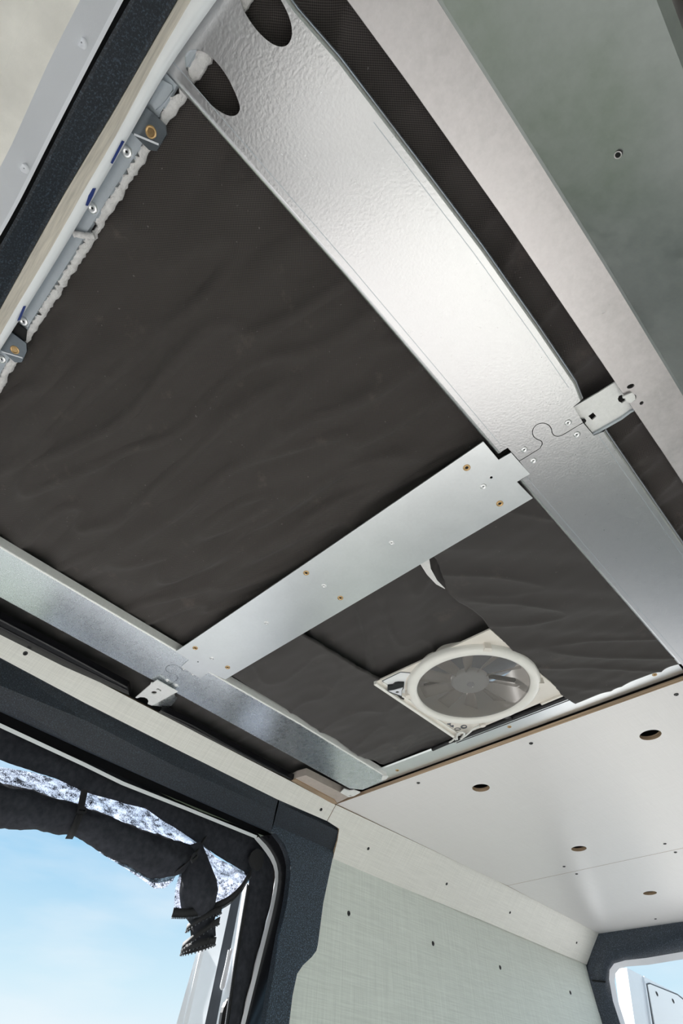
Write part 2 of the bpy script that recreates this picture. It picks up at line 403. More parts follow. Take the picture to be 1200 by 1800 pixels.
# ---- rear door surround: dark moulding around the open doorway
def mirror(p): return (-1.6-p[0], p[1], p[2])
def ring(half):            # half: left side from floor up and along the top to the middle
    return half + [mirror(p) for p in reversed(half)]
def half(y, low, pts): return [(low, y, FLOOR), (low, y, .3)] + pts
outer_ = half(4.715, -2.02, [(-2.0, 4.715, .54), (-1.965, 4.715, .74), (-1.95, 4.715, .83), (-1.88, 4.715, .92), (-1.80, 4.715, 1.003), (-1.5, 4.715, 1.01), (-.8, 4.715, 1.02)])
flat_ = half(4.735, -1.93, [(-1.9296, 4.7350, 0.6528), (-1.8687, 4.7350, 0.7614), (-1.8320, 4.7350, 0.8304), (-1.7831, 4.7350, 0.8700), (-1.7047, 4.7350, 0.8942), (-1.5345, 4.7350, 0.8987), (-.8, 4.735, .93)])
lip_ = half(4.80, -1.86, [(-1.8744, 4.8000, 0.6574), (-1.8557, 4.8000, 0.7692), (-1.8313, 4.8000, 0.8163), (-1.7844, 4.8000, 0.8461), (-1.6954, 4.8000, 0.8561), (-1.5479, 4.8000, 0.8557), (-.8, 4.80, .885)])
open_ = half(4.86, -1.85, [(-1.8612, 4.8600, 0.6637), (-1.8449, 4.8600, 0.7586), (-1.8219, 4.8600, 0.8019), (-1.7814, 4.8600, 0.8261), (-1.7231, 4.8600, 0.8337), (-1.5642, 4.8600, 0.8301), (-.8, 4.86, .86)])
mb = ladder([ring(outer_), ring(flat_), ring(lip_)], m=0)
ladder([ring(lip_), ring(open_)], mb, 1)
ladder([ring([(p[0]-.25, 4.87, p[2]+.2) for p in outer_]), ring(outer_)], mb, 0)
o = mb.build('door_frame_rear', ['plastic_rear', 'grey_trim'])
tag(o, 'dark moulded surround of the rear doorway', 'door frame', kind='structure')
mb = MB()
ladder([[(-1.9437, 4.7100, 0.7603), (-1.8574, 4.7300, 0.7497)], [(-1.9492, 4.7150, 0.7525), (-1.8629, 4.7350, 0.7420)]], mb)
mb.build('joint_line', 'black_hole', o)

# ================================================================== BARE ROOF BAY
# ---- rails
def flange(edge, side, h=.032, r=.010, mb=None, m=0):
    """rolled lip along a rail edge: edge (x,y) list, side -1/+1 for the outward x"""
    rows = []
    prof = [(-.0005, 0)] + [(r*math.sin(a), r*(1-math.cos(a))) for a in (.4, .8, 1.2, 1.57)] + [(r, h)]
    for dx, dz in prof: rows.append([(x+side*(dx-r), y, 1.0+dz) for x, y in edge])
    return ladder(rows, mb, m)
SEAM = [(-0.1105, 0.6912), (-0.0574, 0.6925), (-0.0465, 0.6854), (-0.0455, 0.6763), (-0.0513, 0.6675), (-0.0533, 0.6537), (-0.0491, 0.6410), (-0.0385, 0.6326), (-0.0269, 0.6324), (-0.0155, 0.6401),
        (-0.0099, 0.6548), (-0.0117, 0.6673), (-0.0151, 0.6750), (-0.0151, 0.6839), (-0.0105, 0.6920), (-0.0026, 0.6951), (0.0483, 0.6971)]
SEAM = [SEAM[0]] + smoothed(SEAM[1:-1], 2) + [SEAM[-1]]
def offset(line, d):
    out = []
    for i, p in enumerate(line):
        q, r = line[max(i-1, 0)], line[min(i+1, len(line)-1)]
        tx, ty = r[0]-q[0], r[1]-q[1]; l = math.hypot(tx, ty); out.append((p[0]-ty/l*d, p[1]+tx/l*d))
    return out
R_ = .010
hole1 = [(-0.1181, -0.2915), (-0.1069, -0.2915), (-0.0969, -0.2825), (-0.0906, -0.2708), (-0.0866, -0.2538), (-0.0873, -0.2328), (-0.0932, -0.2106), (-0.1001, -0.1943), (-0.1077, -0.1898), (-0.1191, -0.1932), (-0.1287, -0.2071), (-0.1352, -0.2302), (-0.1365, -0.2500), (-0.1340, -0.2686), (-0.1285, -0.2825)]
hole2 = [(-0.0124, -0.2616), (-0.0145, -0.2448), (-0.0136, -0.2251), (-0.0083, -0.2054), (0.0010, -0.1925), (0.0118, -0.1882), (0.0240, -0.1933), (0.0325, -0.2076), (0.0361, -0.2283), (0.0370, -0.2471), (0.0325, -0.2630), (0.0222, -0.2758), (0.0099, -0.2806), (-0.0047, -0.2750)]
hole1 = smoothed(hole1+[hole1[0]], 2)[:-1]; hole2 = smoothed(hole2+[hole2[0]], 2)[:-1]
le = [(-.160, -.33), (-.157, -.263), (-.148, .10), (-0.1421, 0.6419)]
re_ = [(.048, -.33), (.051, -.206), (.061, -.124), (.0705, .05), (.08, .242), (.0845, .45), (.0855, .6), (0.0778, 0.6451)]
rr = thing('roof_rail', 'wide pebbled galvanised rail with two oval holes at its front end', 'rail', (-.04, .2, 1.0), 'wide galvanised roof rails')
inset = lambda e, s: [(x+s*R_, y) for x, y in e]
prism(inset(le, 1) + [(le[-1][0]+.012, le[-1][1]-.001), (-0.1123, 0.6414)] + SEAM + [(0.0509, 0.6475)] + list(reversed(inset(re_, -1))), 1.0, 1.004, [hole1, hole2]).build('plate', 'galv_peel', rr)
flange(le, -1).build('flange', 'galv_peel', rr); flange(re_, 1).build('flange', 'galv_peel', rr)
for q in ((-0.0858, 0.6713, 1.0000), (0.0235, 0.6752, 1.0000)): fix('rivet', q, rr, scale=.95)
for e, s in ((le[:-1]+[(le[-1][0], le[-1][1]-.02)], 1), ([(.0665, -.03)]+re_[3:-1], -1)):
    prism([(x+s*.021, y) for x, y in e] + [(x+s*.0222, y) for x, y in reversed(e)], .9994, 1.0).build('bend_line', 'galv_dull', rr)
rr2 = thing('roof_rail', 'wide galvanised rail running from the curved puzzle joint to the rear board', 'rail', (-.04, 1.3, 1.0), 'wide galvanised roof rails')
le2 = [(-0.1429, 0.7427), (-.136, 1.2), (-.128, 1.742)]
re2 = [(0.0813, 0.7503), (.0835, 1.0), (.0855, 1.2), (.09, 1.8)]
prism(offset(SEAM, .0018) + [(0.0515, 0.7456)] + inset(re2, -1) + [(.08, 1.80), (-.118, 1.80)] + list(reversed(inset(le2, 1))) + [(-0.1115, 0.7415)], 1.0, 1.004).build('plate', 'galv_peel', rr2)
flange(le2, -1).build('flange', 'galv_peel', rr2); flange(re2, 1).build('flange', 'galv_peel', rr2)
for e, s in ((le2, 1), (re2, -1)):
    prism([(x+s*.021, y) for x, y in e] + [(x+s*.0222, y) for x, y in reversed(e)], .9994, 1.0).build('bend_line', 'galv_dull', rr2)
for q in ((-0.0852, 0.7127, 1.0000), (0.0243, 0.7161, 1.0000)): fix('rivet', q, rr2, scale=.95)

# left rail pair
lseam = [(-1.385, .686), (-1.452, .686), (-1.468, .68), (-1.474, .668), (-1.468, .655), (-1.462, .640), (-1.468, .622), (-1.485, .612), (-1.505, .612), (-1.522, .622), (-1.527, .640),
         (-1.520, .655), (-1.518, .668), (-1.526, .680), (-1.545, .686), (-1.615, .686)]
lseam = [lseam[0]] + smoothed(lseam[1:-1], 1) + [lseam[-1]]
la = [(-1.372, -.5), (-1.384, -.05), (-1.393, .58), (-1.395, .640)]; lb = [(-1.60, -.5), (-1.609, .04), (-1.617, .58), (-1.618, .686)]
lr = thing('roof_rail', 'spangled galvanised rail over the side door, front length', 'rail', (-1.5, .1, 1.0), 'side galvanised roof rails')
prism([(x-R_*.5, y) for x, y in la] + [(-1.410, .645)] + [(-1.408, .686)] + lseam[1:-1] + [(-1.612, .686)] + [(x+R_*.5, y) for x, y in reversed(lb)], 1.0, 1.004).build('plate', 'galv_smooth', lr)
flange(la, 1, .030, .005).build('flange', 'zinc_white', lr); flange(lb, -1, .03, .005).build('flange', 'galv_smooth', lr)
for q in ((-1.4598, 0.6599, 1.0000), (-1.5716, 0.6640, 1.0000)): fix('rivet', q, lr, scale=.95)
la2 = [(-1.4050, 0.7324), (-1.404, 1.2), (-1.424, 1.769)]; lb2 = [(-1.618, .69), (-1.632, 1.3), (-1.644, 1.752)]
lr2 = thing('roof_rail', 'spangled galvanised rail over the side door, rear length ending at the board', 'rail', (-1.5, 1.25, 1.0), 'side galvanised roof rails')
prism(offset([(-1.408, .686)] + lseam[1:-1] + [(-1.612, .686)], -.0016) + [(x+R_*.5, y) for x, y in lb2] + [(-1.60, 1.80), (-1.46, 1.79)] + [(x-R_*.5, y) for x, y in reversed(la2)], 1.0, 1.004).build('plate', 'galv_smooth', lr2)
flange(la2, 1, .030, .005).build('flange', 'zinc_white', lr2); flange(lb2, -1, .03, .005).build('flange', 'galv_smooth', lr2)
for q in ((-1.4609, 0.7015, 1.0000), (-1.5725, 0.7033, 1.0000)): fix('rivet', q, lr2, scale=.95)
prism([(-1.4416, 1.7556), (-1.4102, 1.7585), (-1.4423, 1.7766), (-1.4185, 1.7807)][:0] or [(-1.4251, 1.7399), (-1.4118, 1.7644), (-1.4381, 1.7798), (-1.4584, 1.7714)], .995, 1.0).build('end_tab', 'zinc_white', lr2)

# ---- cross bar
cb = thing('cross_bar', 'flat galvanised cross bar with brass rivet nuts between the two rails', 'bar', (-.77, .69, .998))
prism([(-1.3934, 0.5799), (-.77, .585), (-0.1456, 0.5870), (-0.1456, 0.6533), (-0.1129, 0.6558), (-0.1105, 0.7387), (-0.1458, 0.7380), (-0.1419, 0.8080), (-.77, .803), (-1.3902, 0.7985), (-1.4008, 0.7302), (-1.4574, 0.7337), (-1.4548, 0.6450), (-1.3983, 0.6395)],
      .996, .9995, [ellipse(*(-0.1859, 0.6851), .0035, n=12), ellipse(*(-1.3810, 0.6669), .003, n=10)]).build('plate', 'galv_bar', cb)
for q in ((-0.2148, 0.6210, 0.9960), (-0.2128, 0.7673, 0.9960), (-0.7710, 0.6127, 0.9960), (-0.7674, 0.7568, 0.9960), (-1.3230, 0.6123, 0.9960), (-1.3237, 0.7566, 0.9960)): fix('rivet_nut', q, cb)
for q in ((-0.2152, 0.6945, 0.9960), (-0.5068, 0.6874, 0.9960), (-0.7690, 0.6854, 0.9960), (-1.0320, 0.6854, 0.9960), (-1.3252, 0.6858, 0.9960)): fix('rivet', q, cb)

# ---- rear cross rail above the front edge of the ceiling board
rc = thing('cross_rail', 'galvanised angle rail along the front edge of the pale ceiling', 'rail', (-.77, 1.79, 1.02))
rows = [[(x, y, z) for x in (-1.62, -1.2, -.8, -.4, -.128)] for y, z in ((1.728, 1.026), (1.731, 1.02), (1.815, 1.02), (1.838, 1.022), (1.845, 1.03))]
ladder(rows, smooth=False).build('angle', 'galv_bar', rc)
rows = [[(x, 1.846, z) for x in (-1.7, -.12, .2)] for z in (1.016, 1.05)]
for q in ((-1.3718, 1.7829, 1.0200), (-0.7819, 1.7701, 1.0200), (-0.2115, 1.7822, 1.0200)): fix('rivet_nut', q, rc, scale=.9)

# ---- black insulation quilts
def quilt_z(base, seed, amp=.010, ky=9., kx=1.6, skew=0.0, fine=.0025, tail=0.0):
    def f(x, y):
        u = y + skew*x
        n = nz(x*kx, u*ky, seed); r = 1-abs(nz(x*kx*.8+3, u*ky*.75+5, seed+9))*2
        t = max(0, min(1, (y-1.60)/.10))*tail
        return base + t + amp*n - amp*.9*max(0, r)**4 + fine*nz(x*9, y*26, seed+3)
    return f
SOLID = [('SOLIDIFY', {'thickness': .006, 'offset': 1.0})]
def quilt(label, xl, xr, y0, y1, nx, ny, zf, mat, group='black insulation quilts'):
    o = sheet(xl, xr, y0, y1, nx, ny, zf).build('insulation_quilt', mat, None, [('SOLIDIFY', {'thickness': .008, 'offset': -1.0})])
    return tag(o, label, 'insulation', group)
K = lambda a: (lambda y: a)
quilt('large coarse black insulation quilt in front of the cross bar', K(-1.50), K(-.05), -.34, .715, 150, 190, quilt_z(1.056, 1.0, .015, 15, 3.2, -.15, .005), 'quilt_coarse')
quilt('strip of black insulation between the wide rail and the aluminium cove', K(-.03), K(.30), -.5, 1.95, 40, 240, quilt_z(1.050, 5.0, .018, 11, 3, .3, .004), 'quilt_coarse')
quilt('strip of black insulation between the side rail and the cove strip', K(-1.95), K(-1.54), -.5, 1.92, 30, 180, quilt_z(1.066, 8.0, .014, 9, 3), 'quilt_fine')
def edge(pts, amp, seed):
    def f(y):
        for (x0, y0), (x1, y1) in zip(pts, pts[1:]):
            if y <= y1: break
        return x0+(x1-x0)*(y-y0)/(y1-y0) + amp*nz(y*17, seed, 2) + amp*.5*nz(y*60, seed, 5)
    return f
quilt('black insulation quilt between side rail and fan, overlapping its neighbour', edge([(-1.384, .70), (-1.416, 1.77), (-1.42, 1.9)], .001, 9), edge([(-1.012, .70), (-.995, .975), (-.979, 1.188), (-.984, 1.697), (-.99, 1.80)], .006, 1), .725, 1.745, 70, 150, quilt_z(1.021, 11.0, .008, 8, 4, .5, tail=.020), 'quilt_fine')
quilt('creased black insulation quilt between cross bar and fan', K(-1.06), K(-.47), .725, 1.262, 90, 120, quilt_z(1.062, 14.0, .017, 4.5, 3.2, 1.3), 'quilt_fine')
rq = quilt('black insulation quilt between fan and wide rail with a curled corner', edge([(-.448, .70), (-.463, .842), (-.484, .90), (-.515, .97), (-.504, 1.153), (-.512, 1.20), (-.51, 1.684), (-.50, 1.747), (-.497, 1.86)], .005, 3), K(-.10), .725, 1.757, 80, 160, quilt_z(1.021, 17.0, .010, 9, 3, -.9, tail=-.010), 'quilt_fine')
mb = ladder([[(-0.5131, 0.8253, 1.0340), (-0.5274, 0.8838, 1.0360), (-0.5307, 0.9344, 1.0350), (-0.5216, 0.9659, 1.0330)], [(-0.4802, 0.8309, 1.0300), (-0.5017, 0.8683, 1.0310), (-0.5154, 0.9183, 1.0300), (-0.5181, 0.9648, 1.0300)]])
tag(mb.build('foil_backing', 'foil', rq), 'white foil showing in the open seam')
# dark board above the bay so that no gap shows the roof skin
tag(prism([(-2.0, -.5), (.36, -.5), (.36, 1.94), (-2.0, 1.94)], 1.10, 1.11, [[(-.985, 1.19), (-.515, 1.19), (-.515, 1.70), (-.985, 1.70)]]).build('insulation_mat', 'quilt_fine'), 'black insulation layer under the roof skin', 'insulation')

# ---- right: aluminium flange and cove
al = thing('aluminium_cove', 'raw aluminium cove panel with a pale flat flange beside the wide rail', 'panel', (.25, 1.2, .95))
fe = [(.100, -.6), (0.1059, -0.1600), (0.1149, -0.0247), (0.1285, 0.2552), (0.1417, 0.6462), (0.1444, 0.7347), (.150, .9), (.158, 1.3), (.165, 1.9)]
fo = [(.185, -.6), (.202, -.07), (.211, .121), (.226, .45), (.236, .763), (.245, 1.1), (.262, 1.9)]
fo = [(x*.992, y*.992) for x, y in fo]
prism(fe + list(reversed(fo)), .992, .996, [ellipse(*(0.1616, 0.6796), .0075, .0052, rot=.4), ellipse(*(0.1531, 0.7084), .0085, rot=0), ellipse(*(0.1632, 0.7327), .0042)]).build('flange', 'alu', al)
fx = lambda y: next((x0+(x1-x0)*(y-y0)/(y1-y0) for (x0, y0), (x1, y1) in zip(fo, fo[1:]) if y <= y1), fo[-1][0])
ys = [-.6+2.5*i/40 for i in range(41)]
top_ = [(fx(y)+.004, y, .989) for y in ys]; bot_ = [(.364, y, .846) for y in ys]
mb = ladder([[tuple(p+(q-p)*k/6 for p, q in zip(u_, v_)) for u_, v_ in zip(top_, bot_)] for k in range(7)])
ladder([[(fx(y), y, .992) for y in ys], top_], mb, smooth=False); ladder([bot_, [(.372, y, .834) for y in ys], [(.384, y, .832) for y in ys]], mb, smooth=False)
mb.build('sloping_sheet', 'alu_dark_reflection', al)
h = (0.2895, 0.2573, 0.9155)
mb = MB(); n_ = Vector((.69, 0, .72))
rows = []
for r, dpt in ((.0056, -.0006), (.0043, -.0012), (.0040, .0)):
    u_ = Vector((-.72, 0, .69)); v_ = Vector((0, 1, 0)); rows.append([tuple(Vector(h)-Vector((.0012, 0, -.0018)) + u_*r*math.cos(a) + v_*r*math.sin(a) + n_*dpt) for a in [2*math.pi*k/18 for k in range(18)]])
ladder(rows, mb, 0, True, True); mb.add(rows[-1], [list(range(18))], 1)
mb.build('screw_hole', ['alu', 'black_hole'], al)

# ---- splice bracket at the wide rail
br = thing('splice_bracket', 'pale zinc bracket with a square hole bridging rail and aluminium flange', 'bracket', (0.1003, 0.6997, 1.0120), 'roof rail brackets')
sq = [(1000+.1333*a, 650+.1333*b) for a, b in ()]
prism([(0.0481, 0.6546), (0.1071, 0.6596), (0.1263, 0.6601), (0.1464, 0.6608), (0.1541, 0.7427), (0.1477, 0.7517), (0.0531, 0.7454)], 1.010, 1.014,
      [[(0.0651, 0.6974), (0.0768, 0.6966), (0.0783, 0.7104), (0.0671, 0.7131)],
       [(0.1316, 0.7018), (0.1365, 0.6965), (0.1425, 0.6983), (0.1432, 0.7025), (0.1405, 0.7086), (0.1449, 0.7125), (0.1420, 0.7171), (0.1341, 0.7174), (0.1308, 0.7094)],
       [(0.1448, 0.6786), (0.1465, 0.6819), (0.1453, 0.6861), (0.1436, 0.6828)]]).build('plate', 'zinc_white', br)
prism([(0.0521, 0.7424), (0.1160, 0.7466), (0.1392, 0.7441), (0.1459, 0.7464), (0.1445, 0.7498), (0.1384, 0.7489), (0.1164, 0.7517), (0.0520, 0.7483)], 1.004, 1.03).build('folded_edge', 'galv_dull', br)
prism([(0.1384, 0.6859), (0.1565, 0.6900), (0.1587, 0.7007), (0.1554, 0.7100), (0.1447, 0.7118), (0.1389, 0.7022), (0.1413, 0.6937), (0.1379, 0.6915)], .984, .988).build('hook_tab', 'zinc_white', br)
prism(ellipse(*(0.0520, 0.6982), .0045, .005, n=14), 1.003, 1.006).build('pilot_hole', 'black_hole', br)

# ---- bracket at the side rail
bl = thing('splice_bracket', 'pale zinc bracket with slots and a half round cut below the side rail', 'bracket', (-1.6592, 0.6781, 0.9900), 'roof rail brackets')
prism([(-1.7480, 0.6411), (-1.6271, 0.6300), (-1.6158, 0.6251), (-1.6074, 0.6296), (-1.5816, 0.6302), (-1.5854, 0.7247), (-1.7457, 0.7149), (-1.7485, 0.6970), (-1.7282, 0.6878), (-1.7179, 0.6759), (-1.7180, 0.6631), (-1.7286, 0.6519), (-1.7462, 0.6477)], .987, .991,
      [ellipse(*(-1.6605, 0.6690), .0125, .0085, rot=.2, n=16), [(-1.6394, 0.6633), (-1.6271, 0.6603), (-1.6226, 0.6649), (-1.6248, 0.6777), (-1.6321, 0.6815), (-1.6342, 0.6778), (-1.6292, 0.6731), (-1.6317, 0.6671)]]).build('plate', 'zinc_white', bl)
ladder([[(-1.7493, 0.7163, 0.9900), (-1.6666, 0.7220, 0.9900), (-1.6087, 0.7244, 0.9900)], [(-1.7629, 0.7429, 1.0050), (-1.6915, 0.7488, 1.0050), (-1.6462, 0.7499, 1.0050)], [(-1.7817, 0.7710, 1.0200), (-1.7235, 0.7755, 1.0200), (-1.6722, 0.7702, 1.0200)], [(-1.7878, 0.7988, 1.0300), (-1.7491, 0.7975, 1.0300), (-1.6903, 0.7817, 1.0300)]]).build('curled_flange', 'galv_smooth', bl)

# ---- black seal strips along the cove and filler board
def seal(label, inner, outer, z=1.0, lipz=.985):
    t = thing('seal_strip', label, 'seal', (sum(p[0] for p in inner)/len(inner), sum(p[1] for p in inner)/len(inner), z), 'black seal strips along the cove')
    prism(inner + list(reversed(outer)), z, z+.02).build('strip', 'seal', t)
    tube([(x-.004, y, z-.002) for x, y in inner], .0045, seg=8).build('bead', 'seal', t)
    tube([((x+ox)/2, (y+oy)/2, z-.001) for (x, y), (ox, oy) in zip(inner, outer)], .0022, seg=8).build('rib', 'seal', t)
seal('black gloss seal strip beside the cove strip, front length ending at the bracket', [(-1.705, -.5), (-1.7088, 0.0843), (-1.7131, 0.3131), (-1.7245, 0.5858)], [(-1.80, -.5), (-1.80, .12), (-1.80, .36), (-1.7747, 0.6241)])
seal('black gloss seal strip beside the cove strip, rear length ending at the filler board', [(-1.7630, 0.7640), (-1.7562, 0.9193), (-1.7737, 1.1781), (-1.7806, 1.5161)], [(-1.7905, 0.7687), (-1.80, 1.0), (-1.80, 1.25), (-1.80, 1.55)])
mb = prism([(-1.7978, 1.5176), (-1.7593, 1.5144), (-1.7066, 1.5227), (-1.7042, 1.5426), (-1.6994, 1.8160), (-1.8069, 1.8321), (-1.8069, 1.7909)], .998, 1.03)
prism([(-1.7895, 1.5110), (-1.7660, 1.5145), (-1.7762, 1.7920), (-1.7943, 1.8275), (-1.8102, 1.8155)], .992, .998, mb=mb, m0=1, m1=1)
tag(mb.build('filler_board', ['ply_face', 'ply']), 'raw filler board in the corner where cove strip and ceiling meet', 'board')
mb = prism([(-1.6971, 1.7485), (-1.6588, 1.7315), (-1.6517, 1.7600), (-1.6281, 1.7705), (-1.6206, 1.8071), (-1.6697, 1.8165), (-1.6982, 1.8107)], .994, .999, [ellipse(*(-1.6818, 1.8011), .008, .006, n=14)])
tag(mb.build('corner_tab', 'zinc_white'), 'small white metal tab at the rear end of the side rail', 'bracket')

# ---- roof fan
FC = (-.7325, 1.43)
fan = thing('roof_fan', 'cream roof fan with round screen and translucent blades', 'fan', (FC[0], FC[1], 1.01))
bp = prism([(-.995, 1.19), (-.513, 1.204), (-.507, 1.686), (-.988, 1.707)], 1.018, 1.024, [ellipse(FC[0], FC[1], .212, n=48)])
bp = bp.build('base_plate', 'cream_plastic', fan)
# raised rim on the side and lower edges of the plate
def bar(a, b, w, z0, z1, mb=None):
    d = Vector((b[0]-a[0], b[1]-a[1])).normalized(); n = Vector((-d.y, d.x))*w/2
    return prism([(a[0]+n.x, a[1]+n.y), (b[0]+n.x, b[1]+n.y), (b[0]-n.x, b[1]-n.y), (a[0]-n.x, a[1]-n.y)], z0, z1, mb=mb)
bar((-.996, 1.188), (-.990, 1.709), .012, 1.008, 1.024).build('rim', 'white_plastic', fan)
bar((-.972, 1.205), (-.966, 1.69), .007, 1.012, 1.020).build('rim', 'white_plastic', fan)
bar((-.60, 1.690), (-.507, 1.686), .008, 1.010, 1.024).build('rim', 'cream_plastic', fan)
RI, RO = .2046, .2400
prof = [(RI-.002, .030), (RI-.002, .004), (RI+.002, -.003), (RI+.010, -.007), (RO-.012, -.006), (RO-.003, .001), (RO, .008), (RO, .022)]
ringo = lathe(prof, seg=72, c=(FC[0], FC[1], 1.0)).build('ring', 'white_plastic', fan)
for a in (.55, 2.15, 3.65, 5.5):
    c_, s_ = math.cos(a), math.sin(a)
    r0, r1 = RO-.014, RO+.008
    mb = MB(); t = Vector((-s_, c_, 0))*.014; o_ = Vector((FC[0], FC[1], .995)); rd = Vector((c_, s_, 0))
    v8 = [tuple(o_+rd*r+t*k+Vector((0, 0, z))) for z in (0, .024) for r, k in ((r0, -1), (r1, -.8), (r1, .8), (r0, 1))]
    mb.add(v8, [[0, 1, 2, 3], [4, 5, 6, 7], [0, 1, 5, 4], [1, 2, 6, 5], [2, 3, 7, 6], [3, 0, 4, 7]]).build('twist_tab', 'cream_plastic', ringo)
mb = MB(); n = 72
rows = [[(FC[0]+r*math.cos(2*math.pi*k/n), FC[1]+r*math.sin(2*math.pi*k/n), 1.006+.004*(1-(r/RI)**2)) for k in range(n)] for r in (RI-.001, RI*.6, RI*.2, .002)]
ladder(rows, mb, 0, True, True).build('screen', 'smoke', fan)
lathe([(RI-.003, .0), (RI-.003, .125)], seg=48, c=(FC[0], FC[1], 1.012)).build('housing', 'cream_plastic', fan)
HX, HY = -.7325-.012, 1.442
hub = lathe([(.001, .0), (.012, .0), (.014, -.010), (.009, -.012), (.001, -.012)], seg=20, c=(HX, HY, 1.040)).build('motor_shaft', 'grey_trim', fan)
lathe([(.0005, 0), (.058, .0), (.066, .003), (.070, .008), (.070, .022), (.0005, .022)], seg=40, c=(HX, HY, 1.034)).build('hub', 'sticker', fan)
for k in range(10):
    a = 2*math.pi*k/10+.2; rows = []
    for i in range(6):
        r = .068+(.193-.068)*i/5; w_ = .20-.05*i/5; tw = .018
        row = []
        for j in range(5):
            t = (j/4-.5); b = a+t*w_*2*(.85) + .05*i/5
            row.append((HX+r*math.cos(b), HY+r*math.sin(b), 1.050+tw*t*1.2+.003*math.cos(t*3)))
        rows.append(row)
    ladder(rows).build('blade', 'blade', fan, [('SOLIDIFY', {'thickness': .0015})])
for a in (1.1, 3.2, 5.25):
    bar((HX+.07*math.cos(a), HY+.07*math.sin(a)), (FC[0]+.2*math.cos(a), FC[1]+.2*math.sin(a)), .016, 1.085, 1.095).build('motor_arm', 'plastic_black', fan)
prism([(-.98, 1.18), (-.50, 1.18), (-.50, 1.69), (-.98, 1.69)], 1.19, 1.195).build('lid', 'lid', fan)
# sticker, latch and small marks of the plate's corners
st = prism([(-0.9707, 1.2006), (-0.8848, 1.2007), (-0.8612, 1.2270), (-0.8929, 1.2440), (-0.9292, 1.2797), (-0.9514, 1.3145), (-0.9641, 1.3065), (-0.9695, 1.2321)], 1.0165, 1.018).build('sticker', 'sticker', fan)
mb = bar((-0.9698, 1.1979), (-0.8828, 1.1982), .0025, 1.0155, 1.0165); bar((-0.8828, 1.1982), (-0.8593, 1.2244), .0025, 1.0155, 1.0165, mb); bar((-0.9698, 1.1979), (-0.9693, 1.2351), .002, 1.0155, 1.0165, mb)
mb.build('border', 'print', st)
lt = prism([(-0.9687, 1.2276), (-0.9518, 1.2368), (-0.9373, 1.2323), (-0.9254, 1.2375), (-0.9100, 1.2516), (-0.9293, 1.2742), (-0.9465, 1.2840), (-0.9724, 1.3163), (-0.9795, 1.2909), (-0.9899, 1.2531)], 1.008, 1.016, [ellipse(*(-0.9679, 1.2833), .006, n=12)]).build('latch', 'plastic_black', fan)
prism([(-0.9836, 1.2485), (-0.9637, 1.2576), (-0.9274, 1.2661), (-0.9441, 1.2786), (-0.9651, 1.3049), (-0.9725, 1.2818)], 1.005, 1.0075, [ellipse(*(-0.9621, 1.2757), .0065, n=12)]).build('clip_plate', 'grey_trim', lt)
mb = MB()
for c_ in ((-0.9535, 1.6003), (-0.9534, 1.6199)):
    prism([(c_[0]-.007, c_[1]-.009), (c_[0]+.008, c_[1]-.003), (c_[0]-.002, c_[1]+.010)], 1.0155, 1.018, mb=mb)
prism(ellipse(*(-0.9205, 1.6520), .013, n=18), 1.0155, 1.018, [ellipse(*(-0.9184, 1.6514), .008, n=18)], mb=mb)
prism(ellipse(*(-0.9500, 1.6509), .013, .009, n=18, rot=.8), 1.0155, 1.018, [ellipse(*(-0.9500, 1.6509), .0115, .0078, n=18, rot=.8)], mb=mb)
mb.build('printed_mark', 'print', fan)
# wires and the black duct behind the fan
def wire(name, label, pts, r, mat, grp=None):
    return tag(tube(smoothed(pts, 2), r, seg=8).build(name, mat), label, 'cable', grp)
wire('cable', 'white cable looping out beside the fan corner', [(-0.9926, 1.7068, 1.0100), (-0.9690, 1.6660, 1.0000), (-0.9447, 1.6462, 0.9980), (-0.9286, 1.6506, 0.9980), (-0.9321, 1.6725, 1.0000), (-0.9658, 1.7046, 1.0100)], .0045, 'wire_white')
cab_ = wire('cable', 'white cable running up to a pale plug', [(-0.9918, 1.7184, 1.0120), (-0.9627, 1.6983, 1.0040), (-0.9233, 1.6796, 1.0000), (-0.8753, 1.6562, 1.0000), (-0.8473, 1.6633, 1.0040)], .0040, 'wire_white')
wire('cable', 'white cable end curling at the quilt corner', [(-1.0682, 1.7047, 1.0140), (-1.0278, 1.7036, 1.0080), (-0.9976, 1.6880, 1.0040), (-0.9835, 1.6758, 1.0040), (-1.0063, 1.7188, 1.0120)], .0036, 'wire_white')
wire('cable', 'black cable bundle lying along the galvanised angle rail', [(-1.1240, 1.7161, 1.0140), (-1.0566, 1.7039, 1.0100), (-1.0001, 1.7058, 1.0120), (-0.9315, 1.7078, 1.0120), (-0.8642, 1.7094, 1.0140), (-0.7374, 1.7164, 1.0180)], .008, 'plastic_black')
prism(ellipse(*(-0.8416, 1.6612), .013, .009, n=16), .996, 1.012).build('plug', 'cream_plastic', cab_)
for lbl, y0, y1, z in (('black duct pressed against the rear edge of the fan plate', 1.715, 1.733, 1.022), ('thin black duct between fan and angle rail', 1.738, 1.752, 1.026)):
    d_ = tube([(-1.02, (y0+y1)/2, z), (-.75, (y0+y1)/2, z), (-.49, (y0+y1)/2-.002, z)], (y1-y0)/2, seg=10)
    tag(d_.build('cable_duct', 'plastic_black'), lbl, 'duct', 'black ducts behind the fan')

